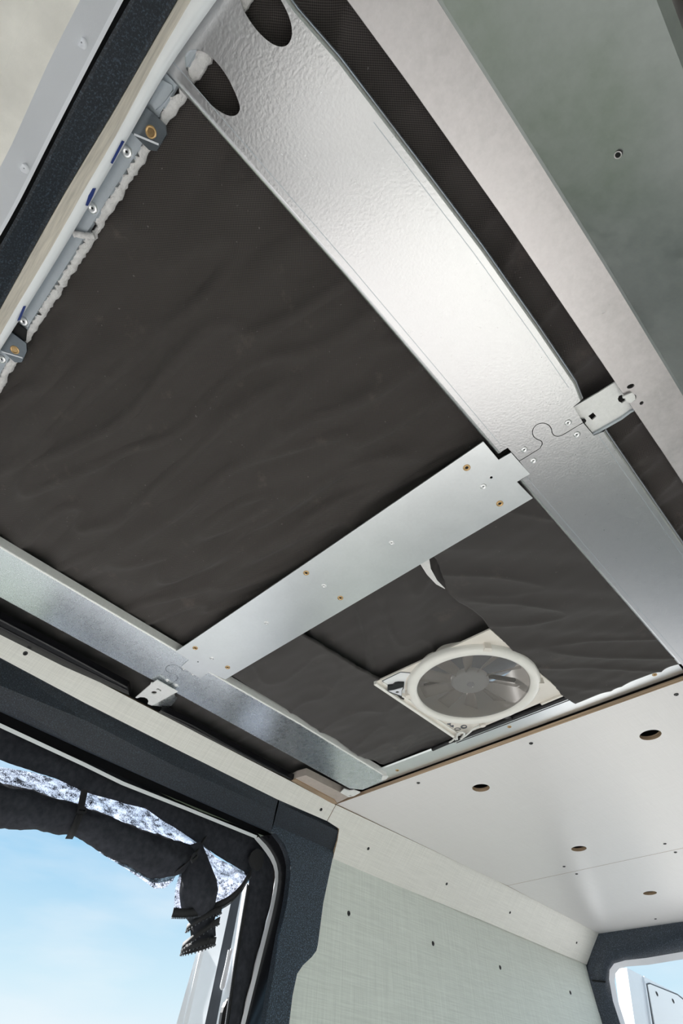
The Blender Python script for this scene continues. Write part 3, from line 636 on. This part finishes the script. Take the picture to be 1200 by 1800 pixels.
# ================================================================== FRONT: roof bow, headliner and cab shelf
def xs_curve(pts, xs):
    """y on a curve given as (x,y,z) points, straight beyond its ends; z of the curve"""
    p = smoothed(sorted(pts), 2); out = []
    for x in xs:
        for a, b in zip(p, p[1:]):
            if x <= b[0]: break
        out.append((x, a[1]+(b[1]-a[1])*(x-a[0])/(b[0]-a[0]), a[2]))
    return out
XS = [-1.75, -1.3] + [-1.0+.04*i for i in range(33)] + [.36]
b0 = xs_curve([(-0.0905, -0.2649, 1.0120), (-0.2824, -0.2695, 1.0120), (-0.4576, -0.2663, 1.0120), (-0.5916, -0.2665, 1.0120), (-0.7372, -0.2687, 1.0120), (-0.9029, -0.2618, 1.0120)], XS)
b1 = xs_curve([(-0.1564, -0.2820, 1.0040), (-0.2807, -0.2786, 1.0040), (-0.3844, -0.2797, 1.0040), (-0.5182, -0.2777, 1.0040), (-0.7184, -0.2789, 1.0040), (-0.8574, -0.2759, 1.0040)], XS)
b2 = xs_curve([(-0.0339, -0.2959, 1.0040), (-0.1568, -0.3036, 1.0040), (-0.2650, -0.3006, 1.0040), (-0.3920, -0.2985, 1.0040), (-0.5509, -0.2970, 1.0040), (-0.7171, -0.2982, 1.0040), (-0.8016, -0.2993, 1.0040)], XS)
lipi = xs_curve([(-0.0324, -0.2868, 0.9750), (-0.1523, -0.2948, 0.9750), (-0.2586, -0.2911, 0.9750), (-0.3822, -0.2891, 0.9750), (-0.5368, -0.2875, 0.9750), (-0.6986, -0.2886, 0.9750), (-0.7809, -0.2897, 0.9750)], XS)
b3 = xs_curve([(-0.0589, -0.3096, 0.9660), (-0.1625, -0.3091, 0.9660), (-0.2409, -0.3052, 0.9660), (-0.3080, -0.3035, 0.9660), (-0.3769, -0.3038, 0.9660), (-0.4490, -0.3019, 0.9660), (-0.5418, -0.3006, 0.9660), (-0.6925, -0.3012, 0.9660), (-0.7427, -0.3000, 0.9660)], XS)
b4 = xs_curve([(-0.0703, -0.3122, 0.9350), (-0.1446, -0.3123, 0.9350), (-0.2261, -0.3117, 0.9350), (-0.3186, -0.3130, 0.9350), (-0.4196, -0.3145, 0.9350), (-0.6697, -0.3110, 0.9350)], XS)
b5 = xs_curve([(-0.1146, -0.3451, 0.9000), (-0.1881, -0.3468, 0.9000), (-0.2567, -0.3471, 0.9000), (-0.3475, -0.3452, 0.9000), (-0.4467, -0.3426, 0.9000), (-0.5380, -0.3442, 0.9000)], XS)
b6 = xs_curve([(-0.1193, -0.3456, 0.8850), (-0.1875, -0.3457, 0.8850), (-0.2566, -0.3453, 0.8850), (-0.3384, -0.3448, 0.8850), (-0.4455, -0.3426, 0.8850), (-0.5146, -0.3445, 0.8850)], XS)
b7 = xs_curve([(-0.1531, -0.3659, 0.8400), (-0.2337, -0.3674, 0.8400), (-0.2993, -0.3656, 0.8400), (-0.3656, -0.3635, 0.8400), (-0.3989, -0.3646, 0.8400)], XS)
up = lambda r, dz, dy=0: [(x, y+dy, z+dz) for x, y, z in r]
# sealant foam, ragged on both edges
rag = lambda r, amp, sd: [(x, y+amp*max(-.6, nz(x*40, sd, 0))+amp*.7*nz(x*130, sd, 3), z) for x, y, z in r]
XF = [-1.2+.006*i for i in range(230)]
f0, f1 = xs_curve(b0, XF), xs_curve(b1, XF)
for r in (f0, f1): r[:] = [p for p in r]
mb = ladder([up(rag(f0, .006, 2), .012), rag(f0, .006, 2), up([((a[0]+b[0])/2, (a[1]+b[1])/2, 0) for a, b in zip(f0, f1)], 1.0085), rag(f1, .016, 7), up(rag(f1, .016, 7), .012)])
tag(mb.build('sealant_bead', 'foam'), 'ragged white sealant bead between roof bow and black quilt', 'sealant')
mb = tube(smoothed([(-0.4470, -0.2647, 1.0000), (-0.4566, -0.2727, 0.9980), (-0.4629, -0.2823, 0.9980), (-0.4712, -0.2924, 0.9990)], 2), .006, seg=8, jitter=lambda i, a: .5*nz(i*.9, a*2, 1))
tag(mb.build('sealant_blob', 'foam'), 'blob of white sealant smeared across the grey strip', 'sealant')
# grey galvanised strip and painted lip of the bow
bow = thing('roof_bow', 'painted roof bow with a pale rounded lip at the front of the bay', 'beam', (-.5, -.31, 1.0))
ladder([up(b2, .0, -.012), up(b2, 0), lipi, [((p[0]+q[0])/2, (p[1]+q[1])/2, .9665) for p, q in zip(lipi, b3)], b3], smooth=True).build('lip', 'white_paint', bow)
tag(ladder([up(b1, .004, .003), b1, up(b2, .0, -.01)], smooth=False).build('inner_strip', 'galv_dull', bow), 'dull grey riveted metal strip')
for q in ((-0.2908, -0.2913, 1.0030), (-0.4103, -0.2908, 1.0030), (-0.7036, -0.2893, 1.0030), (-0.8195, -0.2873, 1.0030)): fix('rivet', q, bow, scale=1.15)
# woven headliner strip
tag(ladder([b3, b4, up(b4, .03, -.02)], smooth=False).build('headliner_strip', 'woven'), 'beige woven cloth strip along the roof bow', 'headliner')
# dark shelf trim and light grey shelf edge with cloth
tag(ladder([up(b4, .02, -.004), up(b4, -.001, -.001), up(b4, -.004, -.006), up(b5, .002, .004), b5, up(b5, .05, -.005)], smooth=False).build('shelf_trim', 'plastic_dark'), 'dark plastic trim strip between woven strip and pale cab shelf', 'trim')
sh = thing('cab_shelf', 'pale grey cab shelf edge with beige cloth underside', 'shelf', (-.5, -.5, .86))
ladder([up(b6, .006, -.003), b6, up(b6, -.003, -.004), b7], smooth=False).build('edge', 'grey_trim', sh)
ladder([b7, up(b7, -.02, -.03), up(b7, -.05, -.35), up(b7, .1, -.8)], smooth=False).build('underside', 'beige_cloth', sh)
for q in ((-0.1924, -0.3557, 0.8620), (-0.3856, -0.3500, 0.8650)):
    lathe([(.001, .001), (.004, .0), (.006, -.0005), (.007, .003)], seg=18, c=(q[0], q[1], q[2]+.0008)).build('dimple', 'grey_trim', sh)
ladder([up(b5, .052, -.002), up(b6, .067, -.03)]).build('shelf_gap', 'black_hole', sh)
# clips with rivet nuts
def clip(label, pts, nut, fold, z=.992):
    t = thing('mounting_clip', label, 'clip', (*nut[:2], z), 'dark galvanised clips on the roof bow')
    prism([p[:2] for p in pts], z, z+.004).build('plate', 'galv_dark', t)
    a, b = fold; bar(a[:2], b[:2], .003, z-.0012, z).build('fold_line', 'grey_trim', t)
    m_ = lathe([(.0055, .004), (.0055, -.001), (.0085, -.002), (.0095, 0)], seg=24, c=(nut[0], nut[1], z)); m_.build('rivet_nut', 'brass', t)
    prism(ellipse(nut[0], nut[1], .0055, n=20), z-.0003, z).build('nut_hole', 'brass', t)
clip('dark galvanised clip with brass rivet nut next to the wide rail', [(-0.2592, -0.2976), (-0.2134, -0.2980), (-0.2114, -0.2884), (-0.2088, -0.2624), (-0.2174, -0.2543), (-0.2491, -0.2536), (-0.2575, -0.2630)], (-0.2345, -0.2745), ((-0.2576, -0.2920), (-0.2388, -0.2559)))
clip('dark galvanised clip with brass rivet nut farther from the wide rail', [(-0.7914, -0.2985), (-0.7379, -0.2965), (-0.7370, -0.2845), (-0.7369, -0.2619), (-0.7528, -0.2534), (-0.7847, -0.2505), (-0.7962, -0.2610)], (-0.7688, -0.2730), ((-0.7932, -0.2902), (-0.7729, -0.2533)))
# open box behind the first clip: pale bent tab in its slot
tag(prism([(-0.2067, -0.2993), (-0.1705, -0.3003), (-0.1661, -0.2989), (-0.1605, -0.2853), (-0.1644, -0.2815), (-0.1838, -0.2826), (-0.1934, -0.2839), (-0.2057, -0.2868)], .998, 1.004).build('bent_tab', 'galv_dull', bow), 'pale torn metal tab')
tag(prism([(-0.2125, -0.2999), (-0.1676, -0.3012), (-0.1831, -0.2820), (-0.2044, -0.2787), (-0.2159, -0.2934)], 1.0045, 1.0065).build('slot', 'black_hole', bow))
tag(prism([(-0.7432, -0.2967), (-0.7154, -0.2965), (-0.7137, -0.2761), (-0.7390, -0.2671), (-0.7397, -0.2807)], .9985, 1.002).build('slot', 'black_hole', bow))
for lb_, ps in (('blue tape tab nearest the wide rail', [(-0.3139, -0.2924), (-0.2735, -0.2948), (-0.2720, -0.2914), (-0.3132, -0.2896)]),
                ('middle blue tape tab on the roof bow', [(-0.4016, -0.2914), (-0.3718, -0.2977), (-0.3652, -0.2916), (-0.3787, -0.2895), (-0.3993, -0.2882)]),
                ('blue tape tab beside the far clip', [(-0.6886, -0.2888), (-0.6508, -0.2926), (-0.6474, -0.2894), (-0.6820, -0.2857)])):
    tag(prism(ps, .968, .970).build('blue_tape', 'tape_blue'), lb_, 'tape', 'blue tape tabs')

# ================================================================== SIDE DOOR
def ext(pts, y):             # straight extension of an (x,y,z) row towards the front
    a, b = pts[0], pts[1]; k = (y-a[1])/(b[1]-a[1]); return [tuple(p+(q-p)*k for p, q in zip(a, b))] + pts
ht = ext([(-1.8580, 0.1656, 0.9707), (-1.8620, 0.5042, 0.9601), (-1.8660, 0.8999, 0.9534), (-1.8720, 1.5193, 0.9469)], -.5)
h1 = ext([(-1.8720, 0.1758, 0.9639), (-1.8760, 0.5170, 0.9503), (-1.8800, 0.9140, 0.9420), (-1.8840, 1.5225, 0.9312)], -.5)
hf = ext([(-1.8900, 0.2288, 0.8922), (-1.8930, 0.5492, 0.9066), (-1.8960, 0.9452, 0.8914), (-1.9000, 1.5293, 0.8984)], -.5)
hl = ext([(-1.9520, 0.2824, 0.8486), (-1.9520, 0.6156, 0.8411), (-1.9520, 1.0060, 0.8351), (-1.9520, 1.5637, 0.8307)], -.5)
hb = ext([(-1.9620, 0.2870, 0.8480), (-1.9620, 0.6215, 0.8400), (-1.9620, 1.0131, 0.8345), (-1.9620, 1.5713, 0.8287)], -.5)
hr = [(x-.02, y, z+.05) for x, y, z in hb]
hd = thing('door_header', 'dark plastic header trim above the side door', 'trim', (-1.9, .7, .9))
ladder([ht, h1, hf, [tuple((a+b)/2+(0, 0, -.002)[i] for i, (a, b) in enumerate(zip(p, q))) for p, q in zip(hf, hl)], hl, hb, hr], smooth=False).build('moulding', 'plastic_dark', hd)
# black door track gap and the pale flange that runs round the opening
wo_ = [(-2.0450, 1.5662, 0.8293), (-2.0450, 1.6362, 0.8041), (-2.0450, 1.6951, 0.7645), (-2.0450, 1.7211, 0.7200), (-2.0450, 1.7215, 0.6647), (-2.0450, 1.7126, 0.5802), (-2.0450, 1.6723, 0.3896), (-2.0450, 1.6433, 0.2400)]
wi_ = [(-2.0500, 1.5485, 0.8186), (-2.0500, 1.6151, 0.7905), (-2.0500, 1.6745, 0.7559), (-2.0500, 1.7028, 0.7144), (-2.0500, 1.7033, 0.6615), (-2.0500, 1.6941, 0.5773), (-2.0500, 1.6555, 0.3893), (-2.0500, 1.6257, 0.2385)]
def down(r, z): a, b = r[-2], r[-1]; return r + [tuple(p+(q-p)*(z-a[2])/(b[2]-a[2]) for p, q in zip(a, b))]
wo2, wi2 = down(wo_, -.9), down(wi_, -.9)
to_ = ext([(-2.0400, 0.3201, 0.8476), (-2.0400, 0.6665, 0.8349), (-2.0400, 0.8411, 0.8253), (-2.0400, 1.1576, 0.8287), (-2.0400, 1.5547, 0.8298)], -.6)
ti_ = [(x-.006, y, z-.011) for x, y, z in to_]
fl = thing('door_flange', 'pale painted flange around the side door opening', 'frame', (-2.05, 1.4, .8))
ladder([to_, ti_]).build('upper_flange', 'white_paint', fl)
ladder([smoothed(wo2, 1), smoothed(wi2, 1)]).build('side_flange', 'grey_trim', fl)
# pillar: grained dark plastic with rounded opening edge
pb = [(-1.9550, 1.5945, 0.9684), (-1.9550, 1.5677, 0.8325), (-1.9550, 1.5922, 0.8346), (-1.9550, 1.6592, 0.8046), (-1.9550, 1.7060, 0.7451), (-1.9550, 1.7117, 0.6846), (-1.9550, 1.7085, 0.5952), (-1.9550, 1.6881, 0.4944), (-1.9550, 1.6644, 0.2388)]
pbd = down(pb, -.9)
pr = [(-1.9550, 2.0153, 0.9617), (-1.9550, 1.9763, 0.8246), (-1.9550, 1.9298, 0.6455), (-1.9550, 1.9111, 0.4988), (-1.9550, 1.9048, 0.4776), (-1.9550, 1.8801, 0.4540), (-1.9550, 1.8310, 0.4205), (-1.9550, 1.8030, 0.3911), (-1.9550, 1.7883, 0.3274), (-1.9550, 1.7835, 0.2506)]
prd = down(pr, -.9)
pil = thing('door_pillar_trim', 'dark grained plastic pillar trim between the side door and the linen wall', 'trim', (-1.96, 1.75, .4))
zf_ = .862
def cut(r, z):               # clip a row (descending z) at height z
    for i in range(len(r)-1):
        if r[i][2] >= z >= r[i+1][2]:
            k = (r[i][2]-z)/(r[i][2]-r[i+1][2]); return [tuple(a+(b-a)*k for a, b in zip(r[i], r[i+1]))] + r[i+1:]
    return r
pbl, prl = cut(pbd, zf_), cut(prd, zf_)
face = [(p[1], p[2]) for p in pbl] + [(p[1], p[2]) for p in reversed(prl)]
prism(face, -1.955, -1.975, fn=lambda a, b, c: (c, a, b)).build('face', 'plastic_speckle', pil)
ladder([[(-1.955, pbl[0][1], zf_), (-1.955, prl[0][1], zf_)], [(-1.8840, 1.5307, 0.9265), (-1.8840, 1.9482, 0.9234)], [(-1.8750, 1.5226, 0.9438), (-1.8850, 1.9599, 0.9574)]], smooth=False).build('upper_face', 'plastic_dark', pil)
rv = resample(smoothed(pbd[2:], 2), 60)
mid = [(x-.022, y-.006, z-.004) for x, y, z in rv]
wv = resample(smoothed(wo2, 2), 60)
ladder([rv, [(x-.008, y-.001, z) for x, y, z in rv], mid]).build('rounded_edge', 'plastic_dark', pil)
ladder([mid, [tuple((a+b)/2 for a, b in zip(p, q)) for p, q in zip(mid, wv)], [(x-.01, y, z) for x, y, z in wv]]).build('rubber_reveal', 'seal', pil)

# ---- insect screen rolled up in the doorway
net = thing('insect_screen', 'black insect screen rolled up and strapped under the side door header', 'screen', (-2.06, 1.0, .7))
ou = [(-2.0700, 0.0067, 0.8661), (-2.0700, 0.3323, 0.8481), (-2.0700, 0.5665, 0.8279), (-2.0700, 0.7059, 0.8382), (-2.0700, 0.9747, 0.8292), (-2.0700, 1.2428, 0.8230), (-2.0700, 1.5730, 0.8315), (-2.0700, 1.6537, 0.7926), (-2.0700, 1.7203, 0.7172), (-2.0700, 1.7199, 0.6680), (-2.0700, 1.7107, 0.5829), (-2.0700, 1.6721, 0.3915), (-2.0700, 1.6416, 0.2408), (-2.0700, 1.6149, 0.0769)]
inn = [(-2.0700, 0.0906, 0.7513), (-2.0700, 0.3929, 0.7526), (-2.0700, 0.6084, 0.7618), (-2.0700, 0.7131, 0.7544), (-2.0700, 0.9865, 0.7767), (-2.0700, 1.2119, 0.7403), (-2.0700, 1.4392, 0.7044), (-2.0700, 1.5333, 0.6934), (-2.0700, 1.5733, 0.6672), (-2.0700, 1.5762, 0.6433), (-2.0700, 1.5735, 0.5680), (-2.0700, 1.5728, 0.3841), (-2.0700, 1.5775, 0.2344), (-2.0700, 1.5805, 0.0751)]
def dense(r, k): return [tuple(a+(b-a)*i/k for a, b in zip(p, q)) for p, q in zip(r, r[1:]) for i in range(k)] + [r[-1]]
ou = [(x, y, z+.022) for x, y, z in ou]
ou, inn = dense(ou, 14), dense(inn, 14)
rows = []
for j in range(9):
    t = j/8; rw = []
    for i, (p, q) in enumerate(zip(ou, inn)):
        x, y, z = (a+(b-a)*t for a, b in zip(p, q))
        x += .010*math.sin(t*math.pi) + .007*nz(y*13+z*10, z*6, t*2) + .004*nz(y*40, z*30, 4)
        rw.append((x, y, z))
    rows.append(rw)
ladder(rows).build('border_band', 'cloth_net', net, [('SOLIDIFY', {'thickness': .003})])
rollp = smoothed([(-2.0600, 0.1976, 0.6008), (-2.0600, 0.3627, 0.6144), (-2.0600, 0.4684, 0.6267), (-2.0600, 0.5818, 0.6400), (-2.0600, 0.6820, 0.6535), (-2.0600, 0.7457, 0.6610), (-2.0600, 0.8930, 0.6517), (-2.0600, 1.0402, 0.6338), (-2.0600, 1.1564, 0.6437), (-2.0600, 1.2501, 0.6807)], 2)
def rad_on(path, keys):      # radius keyed on y
    out = []
    for p in path:
        y = p[1]
        for (a, r0), (b, r1) in zip(keys, keys[1:]):
            if y <= b: break
        out.append(r0+(r1-r0)*max(0, min(1, (y-a)/(b-a))))
    return out
rk = [(.0, .058), (.30, .062), (.5, .060), (.65, .052), (.735, .043), (.80, .047), (.95, .058), (1.1, .066), (1.18, .058), (1.26, .030)]
folds = lambda s: (lambda i, a: .16*nz(i*.16, math.cos(a)*1.6+s, math.sin(a)*1.6) + .07*nz(i*.5, a*2.2, s))
rollp = resample(rollp, 90)
tube(rollp, rad_on(rollp, rk), seg=26, jitter=folds(2)).build('rolled_cloth', 'cloth_net', net)
tp = resample(smoothed([(-2.0450, 1.2356, 0.7148), (-2.0450, 1.2556, 0.6754), (-2.0450, 1.2802, 0.6226), (-2.0450, 1.3040, 0.5716), (-2.0450, 1.3367, 0.5188), (-2.0450, 1.3607, 0.4815), (-2.0450, 1.3823, 0.4348)], 2), 40)
rd_ = [.028+.047*min(1, i/18) if i < 24 else max(.046, .075-.004*(i-23)) for i in range(40)]
tube(tp, rd_, seg=24, jitter=lambda i, a: .10*nz(math.cos(a)*3, math.sin(a)*3, i*.05)).build('gathered_end', 'cloth_net', net)
def strip(path, width, x_off=0, mat='webbing', name='strap', par=None, wdir=(0, 1, 0), mb=None):
    w_ = Vector(wdir)*width/2
    rows = [[tuple(Vector(p)-w_), tuple(Vector(p)+Vector((.002, 0, 0))), tuple(Vector(p)+w_)] for p in path]
    return ladder(rows).build(name, mat, par or net, [('SOLIDIFY', {'thickness': .002})])
# mesh between border and roll, and the loose loops under it
def net_sheet(a, b, n, m, seed, amp=.02, nm='mesh_sheet'):
    A, B = resample(a, n), resample(b, n); rows = []
    for j in range(m+1):
        t = j/m; rows.append([(p[0]+(q[0]-p[0])*t + amp*math.sin(t*math.pi)*(.4+nz(p[1]*14, t*3, seed)), p[1]+(q[1]-p[1])*t, p[2]+(q[2]-p[2])*t) for p, q in zip(A, B)])
    return ladder(rows).build(nm, 'mesh', net)
net_sheet([(-2.0880, 0.2193, 0.7307), (-2.0880, 0.4085, 0.7399), (-2.0880, 0.5231, 0.7611), (-2.0880, 0.7128, 0.7732), (-2.0880, 0.9885, 0.7986), (-2.0880, 1.2153, 0.7662), (-2.0880, 1.2776, 0.7618)], [(-2.0660, 0.3008, 0.6028), (-2.0660, 0.4698, 0.6286), (-2.0660, 0.5835, 0.6419), (-2.0660, 0.7479, 0.6629), (-2.0660, 1.0240, 0.6497), (-2.0660, 1.2303, 0.6828), (-2.0660, 1.2706, 0.6930)], 60, 8, 1)
net_sheet([(-2.0750, 0.7675, 0.6351), (-2.0750, 0.8860, 0.6341), (-2.0750, 1.0204, 0.6128), (-2.0750, 1.1294, 0.6019), (-2.0750, 1.2178, 0.6418)], [(-2.0750, 0.8027, 0.6120), (-2.0750, 0.8824, 0.5931), (-2.0750, 0.9873, 0.5758), (-2.0750, 1.0842, 0.5554), (-2.0750, 1.1328, 0.5439), (-2.0750, 1.1751, 0.5556), (-2.0750, 1.2010, 0.5849)], 50, 8, 3)
net_sheet([(-2.0700, 1.2776, 0.7412), (-2.0700, 1.3763, 0.7036), (-2.0700, 1.4732, 0.6980), (-2.0700, 1.5609, 0.6893)], [(-2.0700, 1.3786, 0.5337), (-2.0700, 1.4384, 0.5565), (-2.0700, 1.5076, 0.6010), (-2.0700, 1.5443, 0.6525)], 40, 10, 5, .03)
net_sheet([(-2.0700, 1.2202, 0.6261), (-2.0700, 1.2161, 0.5655), (-2.0700, 1.2343, 0.4986)], [(-2.0700, 1.2660, 0.6330), (-2.0700, 1.2722, 0.5776), (-2.0700, 1.3033, 0.5084)], 24, 5, 7)
zp = resample(smoothed([(-2.0300, 1.2081, 0.4818), (-2.0200, 1.2562, 0.4880), (-2.0100, 1.3160, 0.5034), (-2.0150, 1.3882, 0.5339), (-2.0300, 1.4614, 0.5745), (-2.0450, 1.5177, 0.6270), (-2.0500, 1.5380, 0.6623), (-2.0520, 1.5588, 0.6901)], 2), 60)
strip(zp, .026, wdir=(.15, -.1, .98), name='hem_tape', mat='webbing')
def teeth(path, off, name, size=.0045):
    mb = MB()
    for i, p in enumerate(path):
        c_ = Vector(p)+Vector(off); s = size/2
        v8 = [tuple(c_+Vector((a*s, b*s*.8, c*s))) for a in (-1, 1) for b in (-1, 1) for c in (-1, 1)]
        mb.add(v8, [[0, 1, 3, 2], [4, 5, 7, 6], [0, 1, 5, 4], [2, 3, 7, 6], [0, 2, 6, 4], [1, 3, 7, 5]])
    return tag(mb.build(name, 'rivet' if 0 else 'rubber', net), kind='stuff')
teeth(resample(zp, 62), (.004, .002, -.016), 'zip_teeth')
side = resample([(-2.0520, 1.5605, 0.6453), (-2.0520, 1.5598, 0.5631), (-2.0520, 1.5591, 0.3807), (-2.0520, 1.5638, 0.2324), (-2.0520, 1.5667, 0.0744)], 110)
strip(side, .016, wdir=(0, 1, 0), name='zip_tape')
teeth(side, (.003, -.010, 0), 'zip_teeth')
# spiral tapes of the hanging end
for z0, z1, tilt in ((.505, .475, .035), (.462, .440, .045), (.425, .412, .02)):
    cx, cy = -2.045, (-2.0450, 1.3652, 0.4687)[1]; rows = []
    for dz in (0, -.020):
        rows.append([(cx+.058*math.cos(a), cy+.062*math.sin(a), z0+dz+tilt*math.sin(a+.4)) for a in [2*math.pi*k/30 for k in range(31)]])
    ladder(rows).build('spiral_tape', 'webbing', net, [('SOLIDIFY', {'thickness': .002})])
    teeth([rows[1][k] for k in range(0, 30)], (.001, 0, -.002), 'zip_teeth', .004)
# straps with buckles
strip(smoothed([(-2.0300, 0.7046, 0.7476), (-2.0250, 0.7094, 0.7202), (-2.0200, 0.7157, 0.6901), (-2.0100, 0.7183, 0.6624), (-2.0040, 0.7180, 0.6318), (-2.0100, 0.7202, 0.6053), (-2.0400, 0.7286, 0.5943)], 2), .026, wdir=(0, .95, .2))
strip(smoothed([(-2.0300, 1.2724, 0.7489), (-2.0200, 1.2548, 0.7172), (-2.0100, 1.2376, 0.6865), (-2.0000, 1.2208, 0.6568), (-2.0000, 1.1914, 0.6228), (-2.0200, 1.1784, 0.6007)], 2), .028, wdir=(0, .7, .6))
for q, rz in (((-2.0060, 0.7158, 0.6737), .2), ((-1.9920, 1.2165, 0.6524), .9)):
    mb = MB(); o_ = Vector(q); e1 = Vector((0, math.cos(rz), math.sin(rz))); e2 = Vector((0, -math.sin(rz), math.cos(rz)))
    fn = lambda a, b, c: tuple(o_+e1*a+e2*b+Vector((c, 0, 0)))
    prism(smoothed([(-.018, -.012), (.018, -.012), (.018, .012), (-.018, .012), (-.018, -.012)], 1)[:-1], .008, 0, [[(-.011, -.003), (.011, -.003), (.011, .003), (-.011, .003)]], fn=fn, mb=mb)
    mb.build('buckle', 'plastic_black', net)
# stop pad of the zip
mb = prism(smoothed([(1.5322, 0.7542), (1.5596, 0.7811), (1.6021, 0.7786), (1.6127, 0.7480), (1.5994, 0.7018), (1.5556, 0.7021), (1.5259, 0.7267), (1.5322, 0.7542)], 2)[:-1], -2.034, -2.045, fn=lambda a, b, c: (c, a, b))
mb.build('zip_garage', 'webbing', net)

# ---- sliding door slid open outside
sd = thing('sliding_door', 'white van sliding door slid open outside the doorway', 'door', (-2.3, 1.8, .2))
cols = [((-2.4000, 1.5989, 0.4684), (-2.4000, 1.5755, 0.2466), .47, 0), ((-2.3850, 1.6042, 0.4753), (-2.3850, 1.5951, 0.2480), .475, 0), ((-2.3750, 1.6004, 0.4738), (-2.3750, 1.5924, 0.2474), .478, 0), ((-2.3650, 1.6114, 0.4746), (-2.3650, 1.6059, 0.2483), .485, 0),
        ((-2.2800, 1.6389, 0.4600), (-2.2800, 1.6282, 0.2474), .70, 1), ((-2.2400, 1.6607, 0.4598), (-2.2400, 1.6540, 0.2484), .70, 0), ((-2.1700, 1.6713, 0.4552), (-2.1700, 1.6703, 0.2474), .70, 0)]
def colpt(c, z): a, b = c[0], c[1]; return (a[0], a[1]+(b[1]-a[1])*(z-a[2])/(b[2]-a[2]), z)
mb = MB(); zs = (None, .45, .24, -.2, -1.5)
for c_, d_ in zip(cols, cols[1:]):
    ra = [colpt(c_, z if z is not None else c_[2]) for z in zs]; rb = [colpt(d_, z if z is not None else d_[2]) for z in zs]
    ladder([ra, rb], mb, c_[3], smooth=False)
back = [(-2.40, 3.2, z) for z in (.47, .45, .24, -.2, -1.5)]; ladder([[colpt(cols[0], z if z is not None else .47) for z in zs], back], mb, 0, False)
bi = [(-2.17, 3.2, z) for z in (.70, .45, .24, -.2, -1.5)]; ladder([[colpt(cols[-1], z if z is not None else .70) for z in zs], bi], mb, 0, False)
mb.add([colpt(cols[3], .485), colpt(cols[4], .70), colpt(cols[5], .70), colpt(cols[6], .70), (-2.17, 3.2, .70), (-2.40, 3.2, .47), colpt(cols[0], .47)], [[0, 1, 2, 3, 4, 5, 6]])
mb.build('door_shell', ['white_paint', 'rubber'], sd)
tube(smoothed([(-2.2150, 1.6481, 0.4665), (-2.2150, 1.6444, 0.4265), (-2.2250, 1.6480, 0.3507), (-2.2250, 1.6380, 0.3444), (-2.2250, 1.6351, 0.3540), (-2.2200, 1.6384, 0.4085), (-2.2150, 1.6372, 0.4611)], 2), .006, seg=8).build('latch_slot', 'white_paint', sd)
mb = prism(smoothed([(1.6415, 0.2010), (1.6318, 0.2671), (1.6391, 0.2990), (1.6585, 0.3220), (1.6834, 0.3282), (1.6958, 0.2057)], 1), -2.185, -2.20, fn=lambda a, b, c: (c, a, b)); mb.build('latch_recess', 'plastic_black', sd)

# ---- rear door folded open outside
rdr = thing('rear_door', 'pale blue white rear van door standing open outside', 'door', (-1.95, 6.2, 0))
prism([(5.4917, 0.9355), (5.2695, 0.5797), (5.0, FLOOR), (7.6, FLOOR), (7.6, .90), (6.6865, 0.9101)], -1.95, -2.05, fn=lambda a, b, c: (c, a, b)).build('door_shell', 'white_paint', rdr)
prism([(5.8201, 0.8839), (5.8972, 0.8991), (6.5349, 0.9100), (7.2, .82), (7.2, -.4), (5.5, -.4), (5.6485, 0.6345)], -1.944, -1.95, fn=lambda a, b, c: (c, a, b), mb=None).build('window_gasket', 'rubber', rdr)
prism([(5.8233, 0.8771), (5.8839, 0.8884), (6.5029, 0.8967), (7.15, .80), (7.15, -.38), (5.55, -.38), (5.6719, 0.6366)], -1.938, -1.944, fn=lambda a, b, c: (c, a, b)).build('inner_panel', 'sticker', rdr)
for q in ((-1.9370, 5.9607, 0.8395), (-1.9370, 6.3169, 0.8384)): fix('screw', q, rdr, (1, 0, 0), 1.6)
prism([(5.8077, 0.9238), (5.6109, 0.6307), (5.45, -.6), (5.4, -.6), (5.5860, 0.6282), (5.7916, 0.9251)], -1.935, -1.95, fn=lambda a, b, c: (c, a, b)).build('edge_rib', 'white_paint', rdr)
